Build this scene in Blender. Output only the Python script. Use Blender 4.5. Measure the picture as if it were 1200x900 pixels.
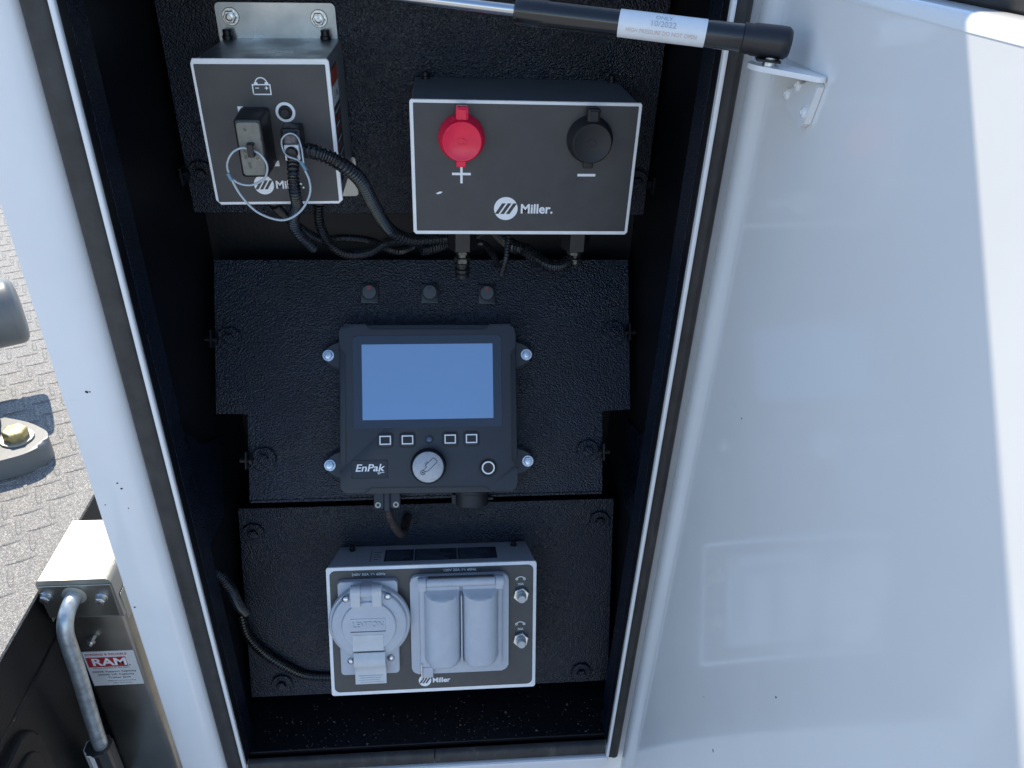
import bpy, bmesh, math, random
from mathutils import Vector, Matrix
random.seed(7)
SC = bpy.context.scene
COL = SC.collection
for o in list(bpy.data.objects): bpy.data.objects.remove(o)

# ------------------------------------------------------------------ camera
cam_d = bpy.data.cameras.new('camera'); cam = bpy.data.objects.new('camera', cam_d); COL.objects.link(cam)
CR = Vector((0.996042, -0.081706, 0.034887)); CD = Vector((-0.013964, -0.530400, -0.847633)); CF = Vector((0.087761, 0.843801, -0.529446))
CR.normalize(); CF = (CF - CR * CF.dot(CR)).normalized(); CU = CR.cross(CF)
m = Matrix.Identity(4)
for i in range(3):
    m[i][0] = CR[i]; m[i][1] = CU[i]; m[i][2] = -CF[i]
m[0][3], m[1][3], m[2][3] = 0.0, -0.615, 1.65
cam.matrix_world = m
cam_d.sensor_width = 36; cam_d.lens = 909 / 1200 * 36; cam_d.clip_start = 0.01; cam_d.clip_end = 500
SC.camera = cam
SC.render.resolution_x, SC.render.resolution_y = 1024, 768

# ------------------------------------------------------------------ sky, sun, exposure
SUN = Vector((-0.50, 1.0, 1.32)).normalized()          # towards the sun: behind the cabinet, from the left
elev = math.asin(SUN.z)
W = bpy.data.worlds.new('World'); SC.world = W; W.use_nodes = True
nt = W.node_tree; nt.nodes.clear()
sky = nt.nodes.new('ShaderNodeTexSky'); sky.sky_type = 'NISHITA'; sky.sun_disc = False
sky.sun_elevation = elev; sky.sun_rotation = math.atan2(SUN.x, SUN.y)
sky.air_density = 1.0; sky.dust_density = 0.15; sky.ozone_density = 3.0
bg = nt.nodes.new('ShaderNodeBackground'); bg.inputs[1].default_value = 0.135
wo = nt.nodes.new('ShaderNodeOutputWorld')
nt.links.new(sky.outputs[0], bg.inputs[0]); nt.links.new(bg.outputs[0], wo.inputs[0])
sd = bpy.data.lights.new('sun', 'SUN'); sd.energy = 3.3; sd.angle = math.radians(0.53); sd.color = (1.0, 0.90, 0.76)
sun = bpy.data.objects.new('sun', sd); COL.objects.link(sun)
sun.rotation_euler = SUN.to_track_quat('Z', 'Y').to_euler(); sun.location = SUN * 20
vs = SC.view_settings; vs.view_transform = 'Standard'; vs.look = 'None'; vs.gamma = 1; vs.exposure = 1.15
SC.render.engine = 'CYCLES'
SC.cycles.max_bounces = 6; SC.cycles.diffuse_bounces = 3; SC.cycles.glossy_bounces = 3

# ------------------------------------------------------------------ materials
def M(name, col, rough=0.5, metal=0.0, bump=None, var=None, coat=0.0, spec=0.5, flecks=None, rvar=None, emit=None, streak=None):
    mt = bpy.data.materials.new(name); mt.use_nodes = True
    t = mt.node_tree; b = t.nodes['Principled BSDF']; L = t.links
    b.inputs['Base Color'].default_value = (*col, 1); b.inputs['Roughness'].default_value = rough
    b.inputs['Metallic'].default_value = metal; b.inputs['Specular IOR Level'].default_value = spec
    b.inputs['Coat Weight'].default_value = coat; b.inputs['Coat Roughness'].default_value = 0.06
    tc = t.nodes.new('ShaderNodeTexCoord')
    def noise(scale, detail=3.0, rough_=0.55, vec=None):
        n = t.nodes.new('ShaderNodeTexNoise'); n.inputs['Scale'].default_value = scale
        n.inputs['Detail'].default_value = detail; n.inputs['Roughness'].default_value = rough_
        L.new(vec or tc.outputs['Object'], n.inputs['Vector']); return n
    cur = None
    def ramp(n, a, b_, ca, cb):
        r = t.nodes.new('ShaderNodeMapRange'); r.inputs[1].default_value = a; r.inputs[2].default_value = b_
        r.inputs[3].default_value = ca; r.inputs[4].default_value = cb; L.new(n.outputs['Fac'], r.inputs[0]); return r
    def mix(fac, A, B, blend='MIX'):
        x = t.nodes.new('ShaderNodeMix'); x.data_type = 'RGBA'; x.blend_type = blend
        if hasattr(fac, 'links'): L.new(fac, x.inputs[0])
        else: x.inputs[0].default_value = fac
        for v, i in ((A, 6), (B, 7)):
            if hasattr(v, 'links'): L.new(v, x.inputs[i])
            else: x.inputs[i].default_value = (*v, 1)
        return x.outputs[2]
    c = col
    if var:
        r = ramp(noise(var[0], 5, 0.6), 0.3, 0.7, 0.0, 1.0)
        lo = tuple(v * (1 - var[1]) for v in col); hi = tuple(min(1, v * (1 + var[1])) for v in col)
        c = mix(r.outputs[0], lo, hi)
    if streak:                                   # long scuffs and smears: (scale vector, threshold, colour, amount)
        mp = t.nodes.new('ShaderNodeMapping'); mp.inputs['Scale'].default_value = streak[0]; L.new(tc.outputs['Object'], mp.inputs[0])
        r = ramp(noise(1.0, 4, 0.65, mp.outputs[0]), streak[1], streak[1] + 0.08, 0.0, streak[3])
        c = mix(r.outputs[0], c, streak[2])
    if flecks:                                   # (scale, threshold, colour)
        for sc, th, fc in flecks:
            v = t.nodes.new('ShaderNodeTexVoronoi'); v.inputs['Scale'].default_value = sc; L.new(tc.outputs['Object'], v.inputs['Vector'])
            s = t.nodes.new('ShaderNodeSeparateColor'); L.new(v.outputs['Color'], s.inputs[0])
            g = t.nodes.new('ShaderNodeMath'); g.operation = 'GREATER_THAN'; g.inputs[1].default_value = th; L.new(s.outputs[0], g.inputs[0])
            c = mix(g.outputs[0], c, fc)
    if hasattr(c, 'links'): L.new(c, b.inputs['Base Color'])
    if rvar:
        r = ramp(noise(rvar[0], 4), 0.3, 0.7, max(0.02, rough - rvar[1]), min(1, rough + rvar[1])); L.new(r.outputs[0], b.inputs['Roughness'])
    if bump:
        bp = t.nodes.new('ShaderNodeBump'); bp.inputs['Strength'].default_value = bump[1]; bp.inputs['Distance'].default_value = bump[2]
        L.new(noise(bump[0], bump[3] if len(bump) > 3 else 2.0).outputs['Fac'], bp.inputs['Height']); L.new(bp.outputs[0], b.inputs['Normal'])
    if emit:
        b.inputs['Emission Color'].default_value = (*emit[0], 1); b.inputs['Emission Strength'].default_value = emit[1]
    return mt

m_white = M('white_body_paint', (0.78, 0.785, 0.79), 0.16, var=(9, 0.03), coat=0.3, bump=(60, 0.02, 0.002), streak=((14, 14, 60), 0.68, (0.66, 0.66, 0.66), 0.35))
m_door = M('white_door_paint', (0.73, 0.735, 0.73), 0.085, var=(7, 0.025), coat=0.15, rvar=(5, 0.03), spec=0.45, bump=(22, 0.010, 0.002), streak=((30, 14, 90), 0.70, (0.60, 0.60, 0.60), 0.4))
m_liner = M('black_textured_coating', (0.0030, 0.0068, 0.0175), 0.33, bump=(560, 0.9, 0.0019, 1.2), var=(10, 0.4), rvar=(9, 0.12), streak=((6, 6, 9), 0.60, (0.012, 0.014, 0.018), 0.7))
m_linerS = M('black_smooth_coating', (0.0020, 0.0030, 0.0058), 0.5, spec=0.35, bump=(200, 0.25, 0.0012), var=(12, 0.3), streak=((9, 60, 9), 0.70, (0.03, 0.032, 0.036), 0.4))
m_seal = M('rubber_seal', (0.035, 0.034, 0.034), 0.62, var=(40, 0.35), bump=(250, 0.2, 0.0006), streak=((60, 60, 6), 0.62, (0.10, 0.09, 0.08), 0.5))
m_blackp = M('black_plastic', (0.014, 0.014, 0.016), 0.38, bump=(900, 0.08, 0.0003), var=(60, 0.2))
m_rubber = M('matt_black_rubber', (0.018, 0.018, 0.02), 0.55, bump=(500, 0.12, 0.0004))
m_hose = M('corrugated_black_plastic', (0.013, 0.014, 0.016), 0.24, var=(90, 0.3))
m_zinc = M('zinc_plated_sheet', (0.50, 0.52, 0.54), 0.36, 0.75, var=(30, 0.15), rvar=(25, 0.1), bump=(60, 0.04, 0.001))
m_steel = M('zinc_bolt', (0.62, 0.63, 0.64), 0.28, 1.0, var=(300, 0.3))
m_dkbolt = M('coated_dark_bolt', (0.006, 0.008, 0.012), 0.36, 0.0, bump=(500, 0.2, 0.0005), var=(200, 0.3))
m_greyp = M('grey_painted_sheet', (0.26, 0.27, 0.29), 0.45, var=(40, 0.08), bump=(700, 0.08, 0.0003))
m_lgrey = M('light_grey_painted_sheet', (0.50, 0.51, 0.53), 0.42, var=(40, 0.07), bump=(700, 0.08, 0.0003))
m_plate = M('white_front_plate', (0.90, 0.90, 0.91), 0.35, var=(60, 0.05))
m_decal = M('charcoal_face_film', (0.052, 0.052, 0.056), 0.42, var=(45, 0.12), bump=(1200, 0.05, 0.0002), rvar=(30, 0.06), streak=((70, 70, 70), 0.735, (0.12, 0.12, 0.12), 0.35))
m_decalB = M('dark_grey_face_film', (0.065, 0.065, 0.067), 0.45, var=(45, 0.12), bump=(1200, 0.05, 0.0002))
m_print = M('white_print', (0.91, 0.91, 0.92), 0.45)
m_red = M('red_plastic', (0.90, 0.012, 0.065), 0.26, var=(80, 0.10), bump=(900, 0.06, 0.0003))
m_redprint = M('orange_red_print', (0.40, 0.06, 0.035), 0.5)
m_tan = M('grey_tan_cover', (0.19, 0.18, 0.15), 0.5, var=(120, 0.2), flecks=[(420, 0.93, (0.1, 0.095, 0.08))])
m_rcpt = M('grey_receptacle_plastic', (0.50, 0.525, 0.575), 0.42, var=(60, 0.05), bump=(500, 0.06, 0.0003))
m_latch = M('pale_grey_latch_plastic', (0.60, 0.605, 0.62), 0.40, var=(60, 0.06))
m_case = M('slate_device_casing', (0.021, 0.026, 0.037), 0.46, bump=(1500, 0.12, 0.0002), var=(50, 0.08))
m_caselo = M('device_body_shell', (0.021, 0.026, 0.037), 0.5, bump=(1500, 0.12, 0.0002))
m_ear = M('ear_plastic', (0.032, 0.036, 0.045), 0.42, bump=(1500, 0.1, 0.0002))
m_glass = M('bezel_glass', (0.030, 0.040, 0.060), 0.16, spec=0.6, rvar=(14, 0.05))
m_screen = M('blank_display_screen', (0.13, 0.21, 0.36), 0.20, spec=0.6, var=(20, 0.02), rvar=(18, 0.04), emit=((0.16, 0.38, 0.85), 0.10))  # blue tint and faint glow stand in for sky reflected in the blank screen
m_knobd = M('brushed_knob_disc', (0.46, 0.47, 0.50), 0.5, 0.25, var=(200, 0.06), flecks=[(900, 0.9, (0.38, 0.39, 0.42))])
m_btn = M('button_rubber', (0.012, 0.013, 0.016), 0.5)
m_led = M('light_sensor_lens', (0.10, 0.14, 0.22), 0.12)
m_wire = M('lanyard_cable', (0.46, 0.50, 0.53), 0.35, 0.3)
m_teal = M('crimp_sleeve', (0.16, 0.26, 0.32), 0.4, 0.3)
m_litflange = M('warm_lit_sheet_metal', (0.62, 0.60, 0.54), 0.4, 0.2)  # cream tone paints warm bounce light into the colour of the lower flange
m_darktxt = M('dark_print', (0.05, 0.05, 0.06), 0.5)
m_deck = M('speckled_deck_coating', (0.18, 0.174, 0.161), 0.6, bump=(520, 0.7, 0.002, 4.0), var=(380, 0.3), flecks=[(900, 0.80, (0.40, 0.388, 0.355)), (800, 0.86, (0.11, 0.108, 0.105))])
m_bedside = M('black_bed_coating', (0.0055, 0.0055, 0.006), 0.5, spec=0.3, bump=(450, 0.4, 0.0012, 3), var=(18, 0.3))
m_jack = M('plated_jack_steel', (0.32, 0.308, 0.28), 0.33, 0.95, var=(8, 0.22), rvar=(10, 0.09), bump=(30, 0.05, 0.002))
m_cap = M('galvanised_cap', (0.29, 0.285, 0.255), 0.42, 0.5, var=(18, 0.08), rvar=(16, 0.08), bump=(40, 0.06, 0.002))
m_galv = M('galvanised_rod', (0.42, 0.47, 0.50), 0.40, 0.75, var=(70, 0.35), bump=(120, 0.15, 0.001), streak=((90, 90, 20), 0.6, (0.62, 0.58, 0.48), 0.5))
m_yel = M('yellow_zinc_bolt', (0.60, 0.48, 0.22), 0.30, 0.85, var=(120, 0.3))
m_gpaint = M('grey_casting_paint', (0.125, 0.135, 0.138), 0.38, var=(20, 0.08), bump=(120, 0.1, 0.001))
m_strut = M('black_strut_enamel', (0.012, 0.012, 0.013), 0.16, coat=0.3, var=(60, 0.2))
m_rod = M('steel_rod', (0.55, 0.55, 0.55), 0.2, 1.0)
m_label = M('white_label', (0.72, 0.74, 0.76), 0.35, var=(80, 0.06))
m_rlabel = M('red_label_print', (0.42, 0.03, 0.045), 0.45, var=(200, 0.15))
m_ftxt = M('faded_print', (0.36, 0.40, 0.44), 0.5)
m_grnd = M('pale_concrete', (0.36, 0.352, 0.338), 0.9, bump=(60, 0.5, 0.01, 5), var=(30, 0.3), flecks=[(110, 0.85, (0.28, 0.276, 0.268))])
m_debris = M('dry_debris', (0.085, 0.07, 0.055), 0.8, var=(200, 0.5))
m_grip = M('grip_plastic', (0.03, 0.03, 0.032), 0.4)
m_gripw = M('pale_grip_plastic', (0.62, 0.62, 0.60), 0.4)
m_braid = M('braided_sleeve', (0.02, 0.02, 0.022), 0.5, bump=(700, 0.5, 0.001), flecks=[(1500, 0.88, (0.16, 0.07, 0.05)), (1300, 0.93, (0.22, 0.21, 0.20))])

# ------------------------------------------------------------------ object helpers
WM = {}
def tag(o, label, cat, group=None, kind=None):
    o['label'] = label; o['category'] = cat
    if group: o['group'] = group
    if kind: o['kind'] = kind
    return o
def thing(name, label, cat, mat4=None, loc=(0, 0, 0), group=None):
    o = bpy.data.objects.new(name, None); COL.objects.link(o); o.empty_display_size = 0.05
    mw = mat4 if mat4 is not None else Matrix.Translation(loc)
    o.matrix_world = mw; WM[o.name] = mw.copy(); tag(o, label, cat, group); return o
def face_frame(p, tilt=0.0, roll=0.0):           # x right, y up along the face, z out of the face
    return Matrix.Translation(p) @ Matrix.Rotation(math.radians(90 - tilt), 4, 'X') @ Matrix.Rotation(math.radians(roll), 4, 'Z')
def part(name, bm, mat, parent=None, world=False, smooth=0):
    me = bpy.data.meshes.new(name)
    if world and parent is not None: bm.transform(WM[parent.name].inverted())
    bmesh.ops.recalc_face_normals(bm, faces=bm.faces)
    if smooth:
        a = math.radians(smooth)
        for f in bm.faces: f.smooth = True
        for e in bm.edges:
            if len(e.link_faces) == 2 and e.calc_face_angle(0) > a: e.smooth = False
    bm.to_mesh(me); bm.free(); me.materials.append(mat)
    o = bpy.data.objects.new(name, me); COL.objects.link(o)
    if parent is not None: o.parent = parent; WM[o.name] = WM[parent.name].copy()
    else: WM[o.name] = Matrix.Identity(4)
    return o
def inst(name, src, parent, loc, rot=None, scale=1.0):
    o = bpy.data.objects.new(name, src); COL.objects.link(o); o.parent = parent
    mt = Matrix.Translation(loc)
    if rot is not None: mt = mt @ rot
    if scale != 1.0: mt = mt @ Matrix.Scale(scale, 4)
    o.matrix_local = mt; WM[o.name] = (WM[parent.name] @ mt) if parent else mt; return o
def mesh_of(name, bm, mat, smooth=0):
    o = part(name, bm, mat, None, smooth=smooth); me = o.data; bpy.data.objects.remove(o); return me
K = 0.001
def box(bm, x0, x1, y0, y1, z0, z1, r=0, seg=2, s=K, mat4=None):
    vs_ = [bm.verts.new((x * s, y * s, z * s)) for x, y, z in ((x0, y0, z0), (x1, y0, z0), (x1, y1, z0), (x0, y1, z0), (x0, y0, z1), (x1, y0, z1), (x1, y1, z1), (x0, y1, z1))]
    fs = [bm.faces.new([vs_[i] for i in f]) for f in ((3, 2, 1, 0), (4, 5, 6, 7), (0, 1, 5, 4), (1, 2, 6, 5), (2, 3, 7, 6), (3, 0, 4, 7))]
    if r:
        es = list({e for f in fs for e in f.edges})
        rb = bmesh.ops.bevel(bm, geom=es, offset=r * s, segments=seg, affect='EDGES', profile=0.5)
        vs_ = list({v for f in rb['faces'] for v in f.verts} | {v for v in vs_ if v.is_valid})
    if mat4 is not None: bmesh.ops.transform(bm, matrix=mat4, verts=vs_)
    return bm
def B(*a, **k): return box(bmesh.new(), *a, **k)
def rrect(x0, x1, y0, y1, r, n=5):
    P = []
    for cx, cy, a0 in ((x1 - r, y1 - r, 0), (x0 + r, y1 - r, 90), (x0 + r, y0 + r, 180), (x1 - r, y0 + r, 270)):
        for i in range(n + 1):
            a = math.radians(a0 + 90 * i / n); P.append((cx + r * math.cos(a), cy + r * math.sin(a)))
    return P
def circ(cx, cy, r, n=32, ph=0): return [(cx + r * math.cos(2 * math.pi * i / n + ph), cy + r * math.sin(2 * math.pi * i / n + ph)) for i in range(n)]
def prism(bm, P, z0, z1, bev=0, seg=2, s=K, taper=None, mat4=None):
    a = [bm.verts.new((x * s, y * s, z0 * s)) for x, y in P]
    T = taper or P
    b = [bm.verts.new((x * s, y * s, z1 * s)) for x, y in T]
    n = len(P); bm.faces.new(a[::-1]); top = bm.faces.new(b)
    for i in range(n): bm.faces.new((a[i], a[(i + 1) % n], b[(i + 1) % n], b[i]))
    vs_ = a + b
    if bev:
        rb = bmesh.ops.bevel(bm, geom=list(top.edges), offset=bev * s, segments=seg, affect='EDGES', profile=0.5)
        vs_ = list({v for f in rb['faces'] for v in f.verts} | {v for v in vs_ if v.is_valid})
    if mat4 is not None: bmesh.ops.transform(bm, matrix=mat4, verts=vs_)
    return bm
def rnd(P, r=2.2, n=3):
    out = []
    for i, p in enumerate(P):
        p = Vector(p); a = (Vector(P[i - 1]) - p); b = (Vector(P[(i + 1) % len(P)]) - p); rr = min(r, a.length * .45, b.length * .45)
        A_, B_ = p + a.normalized() * rr, p + b.normalized() * rr
        for k in range(n + 1):
            t = k / n; out.append(tuple(A_ * (1 - t) ** 2 + p * 2 * t * (1 - t) + B_ * t * t))
    return out
def PR(*a, **k): return prism(bmesh.new(), *a, **k)
def ring(bm, cx, cy, ro, ri, z0, z1, n=36, s=K, a0=0, a1=360):
    full = a1 - a0 >= 360; N = n if full else n + 1; V = []
    for i in range(N):
        a = math.radians(a0 + (a1 - a0) * i / n); c_, s_ = math.cos(a), math.sin(a)
        V.append([bm.verts.new(((cx + r * c_) * s, (cy + r * s_) * s, z * s)) for r, z in ((ri, z0), (ro, z0), (ro, z1), (ri, z1))])
    for i in range(N if full else N - 1):
        p, q = V[i], V[(i + 1) % N]
        for k in range(4): bm.faces.new((p[k], q[k], q[(k + 1) % 4], p[(k + 1) % 4]))
    if not full:
        bm.faces.new(V[0][::-1]); bm.faces.new(V[-1])
    return bm
def lathe(bm, prof, cx=0, cy=0, n=36, s=K, mat4=None):      # prof: (r, z) list round local z
    R_ = []
    for r, z in prof:
        if r <= 1e-6: R_.append([bm.verts.new((cx * s, cy * s, z * s))])
        else: R_.append([bm.verts.new(((cx + r * math.cos(2 * math.pi * i / n)) * s, (cy + r * math.sin(2 * math.pi * i / n)) * s, z * s)) for i in range(n)])
    for a, b in zip(R_[:-1], R_[1:]):
        for i in range(n):
            j = (i + 1) % n
            if len(a) == 1 and len(b) == 1: continue
            if len(a) == 1: bm.faces.new((a[0], b[i], b[j]))
            elif len(b) == 1: bm.faces.new((a[i], a[j], b[0]))
            else: bm.faces.new((a[i], a[j], b[j], b[i]))
    for e, fl in ((R_[0], True), (R_[-1], False)):
        if len(e) > 1: bm.faces.new(e[::-1] if fl else e)
    if mat4 is not None: bmesh.ops.transform(bm, matrix=mat4, verts=[v for rr in R_ for v in rr])
    return bm
def catmull(P, step):
    P = [Vector(p) for p in P]; Q = [P[0] * 2 - P[1]] + P + [P[-1] * 2 - P[-2]]; out = []
    for i in range(1, len(Q) - 2):
        p0, p1, p2, p3 = Q[i - 1:i + 3]
        for k in range(24):
            t = k / 24
            out.append(0.5 * ((2 * p1) + (p2 - p0) * t + (2 * p0 - 5 * p1 + 4 * p2 - p3) * t * t + (3 * p1 - p0 - 3 * p2 + p3) * t ** 3))
    out.append(P[-1])
    d = [0]
    for a, b in zip(out[:-1], out[1:]): d.append(d[-1] + (b - a).length)
    n = max(2, int(d[-1] / step)); res = []; j = 0
    for i in range(n + 1):
        u = d[-1] * i / n
        while j < len(d) - 2 and d[j + 1] < u: j += 1
        w = (u - d[j]) / max(1e-9, d[j + 1] - d[j]); res.append(out[j].lerp(out[j + 1], min(1, max(0, w))))
    return res
def tube(bm, P, rad, n=10, step=0.004, rib=None, smooth_path=True):
    if rib: step = rib / 4
    pts = catmull(P, step) if smooth_path else [Vector(p) for p in P]
    t0 = (pts[1] - pts[0]).normalized(); u = t0.orthogonal().normalized(); R_ = []
    for i, p in enumerate(pts):
        t = (pts[min(i + 1, len(pts) - 1)] - pts[max(i - 1, 0)]).normalized()
        u = (u - t * u.dot(t)).normalized(); v = t.cross(u)
        r = rad(i / (len(pts) - 1)) if callable(rad) else rad
        if rib: r *= (1.0, 1.0, 0.80, 0.80)[i % 4]
        R_.append([bm.verts.new(p + (u * math.cos(2 * math.pi * k / n) + v * math.sin(2 * math.pi * k / n)) * r) for k in range(n)])
    for a, b in zip(R_[:-1], R_[1:]):
        for k in range(n): bm.faces.new((a[k], a[(k + 1) % n], b[(k + 1) % n], b[k]))
    bm.faces.new(R_[0][::-1]); bm.faces.new(R_[-1]); return bm
def stroke(bm, P, w, z0, z1, closed=False, s=K):            # a flat printed line of width w, mm
    n = len(P)
    for i in range(n if closed else n - 1):
        a, b = Vector(P[i]), Vector(P[(i + 1) % n]); d = (b - a)
        if d.length < 1e-6: continue
        d.normalize(); q = Vector((-d.y, d.x)) * w / 2; e = d * w * 0.45
        dz = 0.004 * (i % 3)
        prism(bm, [tuple(a - e - q), tuple(b + e - q), tuple(b + e + q), tuple(a - e + q)], z0, z1 + dz, s=s)
    return bm
def text(parent, body, x, y, z, size, mat, name='lettering', align='LEFT', bold=0.0, shear=0.0, sx=1.0, ext=0.12, rot=None, spacing=1.0, fit=None):
    cu = bpy.data.curves.new('t', 'FONT'); cu.body = body; cu.size = size; cu.align_x = align; cu.align_y = 'CENTER'
    cu.extrude = ext; cu.offset = bold * size; cu.shear = shear; cu.space_character = spacing; cu.resolution_u = 3; cu.fill_mode = 'BOTH'
    ob = bpy.data.objects.new('t', cu); COL.objects.link(ob)
    dg = bpy.context.evaluated_depsgraph_get(); me = bpy.data.meshes.new_from_object(ob.evaluated_get(dg))
    bpy.data.objects.remove(ob); bpy.data.curves.remove(cu)
    xs = [v.co.x for v in me.vertices]
    if fit and xs: sx = fit / (max(xs) - min(xs))
    me.transform(Matrix.Diagonal((sx * K, K, K, 1)))
    me.materials.clear(); me.materials.append(mat); me.name = name
    return inst(name, me, parent, (x * K, y * K, z * K), rot)
def hexmesh(r, h, washer=0, wh=1.0, dome=0.6):
    bm = bmesh.new()
    if washer: prism(bm, circ(0, 0, washer, 28), 0, wh, bev=wh * 0.35, seg=1)
    prism(bm, circ(0, 0, r, 6), wh if washer else 0, h, bev=r * 0.13, seg=2)
    lathe(bm, [(r * 0.62, h - 0.02), (r * 0.6, h + dome * 0.5), (r * 0.35, h + dome), (0, h + dome)], n=20)
    return bm
ME_bolt = mesh_of('hex_bolt', hexmesh(6.2, 6, 8.2, 1.4), m_steel)
ME_dbolt = mesh_of('dark_hex_bolt', hexmesh(6.5, 7, 14, 2.0), m_liner)
ME_screw = mesh_of('black_plug_screw', lathe(bmesh.new(), [(4.2, 0), (5.2, 0.4), (5.2, 3.5), (4.2, 4.0), (4.2, 8.5), (3.6, 9.2), (0, 9.2)], n=16), m_blackp, 40)
def pan_screw():
    bm = lathe(bmesh.new(), [(3.8, 0), (3.8, 0.8), (2.8, 2.0), (1.2, 2.5), (0, 2.5)], n=18)
    return bm
ME_pan = mesh_of('pan_screw', pan_screw(), m_steel, 40)

# ------------------------------------------------------------------ ground
o = part('ground', PR([(-60000, -60000), (60000, -60000), (60000, 60000), (-60000, 60000)], -100, 0), m_grnd)
tag(o, 'pale concrete ground under the truck body', 'ground', kind='structure')

# ------------------------------------------------------------------ the cabinet of the service body
CBL, CBR = -0.343, 0.300
cab = thing('equipment_cabinet', 'tall white cabinet of a service truck with its side-hinged door open and black-lined inside', 'cabinet', loc=(-0.02, 0.2, 0.45))
def cp(name, bm, mat, parent=None, smooth=0): return part(name, bm, mat, parent or cab, True, smooth)
def wb(x0, x1, y0, y1, z0, z1, r=0, seg=2): return B(x0, x1, y0, y1, z0, z1, r, seg, s=1.0)
def extr_z(P, z0, z1): return prism(bmesh.new(), P, z0, z1, s=1.0)
ZT = 1.931
# left jamb: rolled profile that dips towards the seal
jl = [(-0.343, 0.40), (-0.343, 0.004), (-0.3418, 0.0012), (-0.339, 0.0), (-0.312, 0.0), (-0.304, 0.0012), (-0.297, 0.0045), (-0.2925, 0.009), (-0.290, 0.0135), (-0.2665, 0.0135), (-0.2665, 0.018), (-0.336, 0.018), (-0.336, 0.40)]
cp('door_jamb', extr_z(jl, 0.45, ZT), m_white, smooth=35)
jr = [(0.300, 0.40), (0.300, 0.006), (0.214, 0.006), (0.214, 0.0), (0.2165, -0.0005), (0.2165, 0.004), (0.296, 0.004), (0.296, 0.40)]
cp('door_jamb', wb(0.2185, 0.300, 0.0135, 0.018, 0.45, ZT), m_white)
cp('outer_side_panel', wb(0.296, 0.300, 0.0182, 0.40, 0.45, ZT), m_white)
cp('header_panel', wb(-0.2665, 0.2185, 0.0005, 0.018, 1.640, ZT, 0.003), m_white)
cp('sill_panel', wb(-0.2663, 0.2183, 0.001, 0.018, 0.45, 0.655, 0.003), m_white)
cp('roof_panel', wb(-0.3428, 0.2998, 0.0006, 0.40, ZT, ZT + 0.004, 0.001), m_white)
cp('rear_panel', wb(-0.343, 0.300, 0.4004, 0.404, 0.45, ZT), m_white)
cp('bottom_panel', wb(-0.3355, 0.2955, 0.0185, 0.40, 0.45, 0.454), m_linerS)
# white lips (pinch welds) round the opening
def lip(P, z0, z1): return extr_z(P, z0, z1)
cp('seal_lip', wb(-0.2667, -0.2622, -0.003, 0.014, 0.664, 1.636, 0.0018, 3), m_white)
cp('seal_lip', wb(0.2134, 0.2172, -0.004, 0.014, 0.664, 1.636, 0.0012, 2), m_white)
# rubber seals, D section with a groove
def seal_prof(x0, x1, yb, h):
    n = 10; P = [(x0, yb)]
    for i in range(n + 1):
        a = math.pi * i / n; xx = (x0 + x1) / 2 - (x1 - x0) / 2 * math.cos(a); yy = yb - 0.002 - h * math.sin(a) ** 0.6
        if i == 4: yy += 0.0012
        P.append((xx, yy))
    P.append((x1, yb)); return P
cp('door_seal', extr_z(seal_prof(-0.2895, -0.2668, 0.0132, 0.010), 0.652, 1.640), m_seal, smooth=50)
cp('door_seal', extr_z(seal_prof(0.2175, 0.2335, 0.0132, 0.009), 0.652, 1.640), m_seal, smooth=50)
def sealx(x0, x1, za, zb, yb=0.0128):
    bm = prism(bmesh.new(), seal_prof(za, zb, yb, 0.0075), x0, x1, s=1.0)
    bmesh.ops.transform(bm, matrix=Matrix(((0, 0, 1, 0), (0, 1, 0, 0), (1, 0, 0, 0), (0, 0, 0, 1))), verts=bm.verts); return bm
cp('door_seal', sealx(-0.2627, -0.0192, 0.6562, 0.6795), m_seal, smooth=50)
cp('door_seal', sealx(-0.0178, 0.2138, 0.6562, 0.6795), m_seal, smooth=50)
cp('door_seal', sealx(-0.2627, 0.2138, 1.618, 1.639), m_seal, smooth=50)
# black liner: returns, walls, floor, ceiling, rear
cp('jamb_liner', wb(-0.2619, -0.2612, 0.0012, 0.0141, 0.684, 1.632), m_linerS)
cp('jamb_liner', wb(0.2126, 0.2133, 0.0012, 0.0141, 0.684, 1.632), m_linerS)
cp('jamb_liner', wb(-0.2740, -0.2611, 0.0142, 0.046, 0.684, 1.632, 0.0012), m_liner)
cp('jamb_liner', wb(0.2125, 0.2350, 0.0142, 0.046, 0.684, 1.632, 0.0012), m_liner)
cp('inner_wall', wb(-0.280, -0.275, 0.0462, 0.300, 0.66, 1.655), m_linerS)
cp('inner_wall', wb(0.236, 0.241, 0.0462, 0.300, 0.66, 1.655), m_linerS)
cp('inner_rear_wall', wb(-0.2748, 0.2358, 0.285, 0.290, 0.66, 1.655), m_linerS)
cp('inner_ceiling', wb(-0.2748, 0.2358, 0.019, 0.2848, 1.640, 1.645), m_linerS)
cp('inner_floor', wb(-0.2746, 0.2356, 0.0185, 0.2846, 0.676, 0.684, 0.001), m_linerS)
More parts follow.
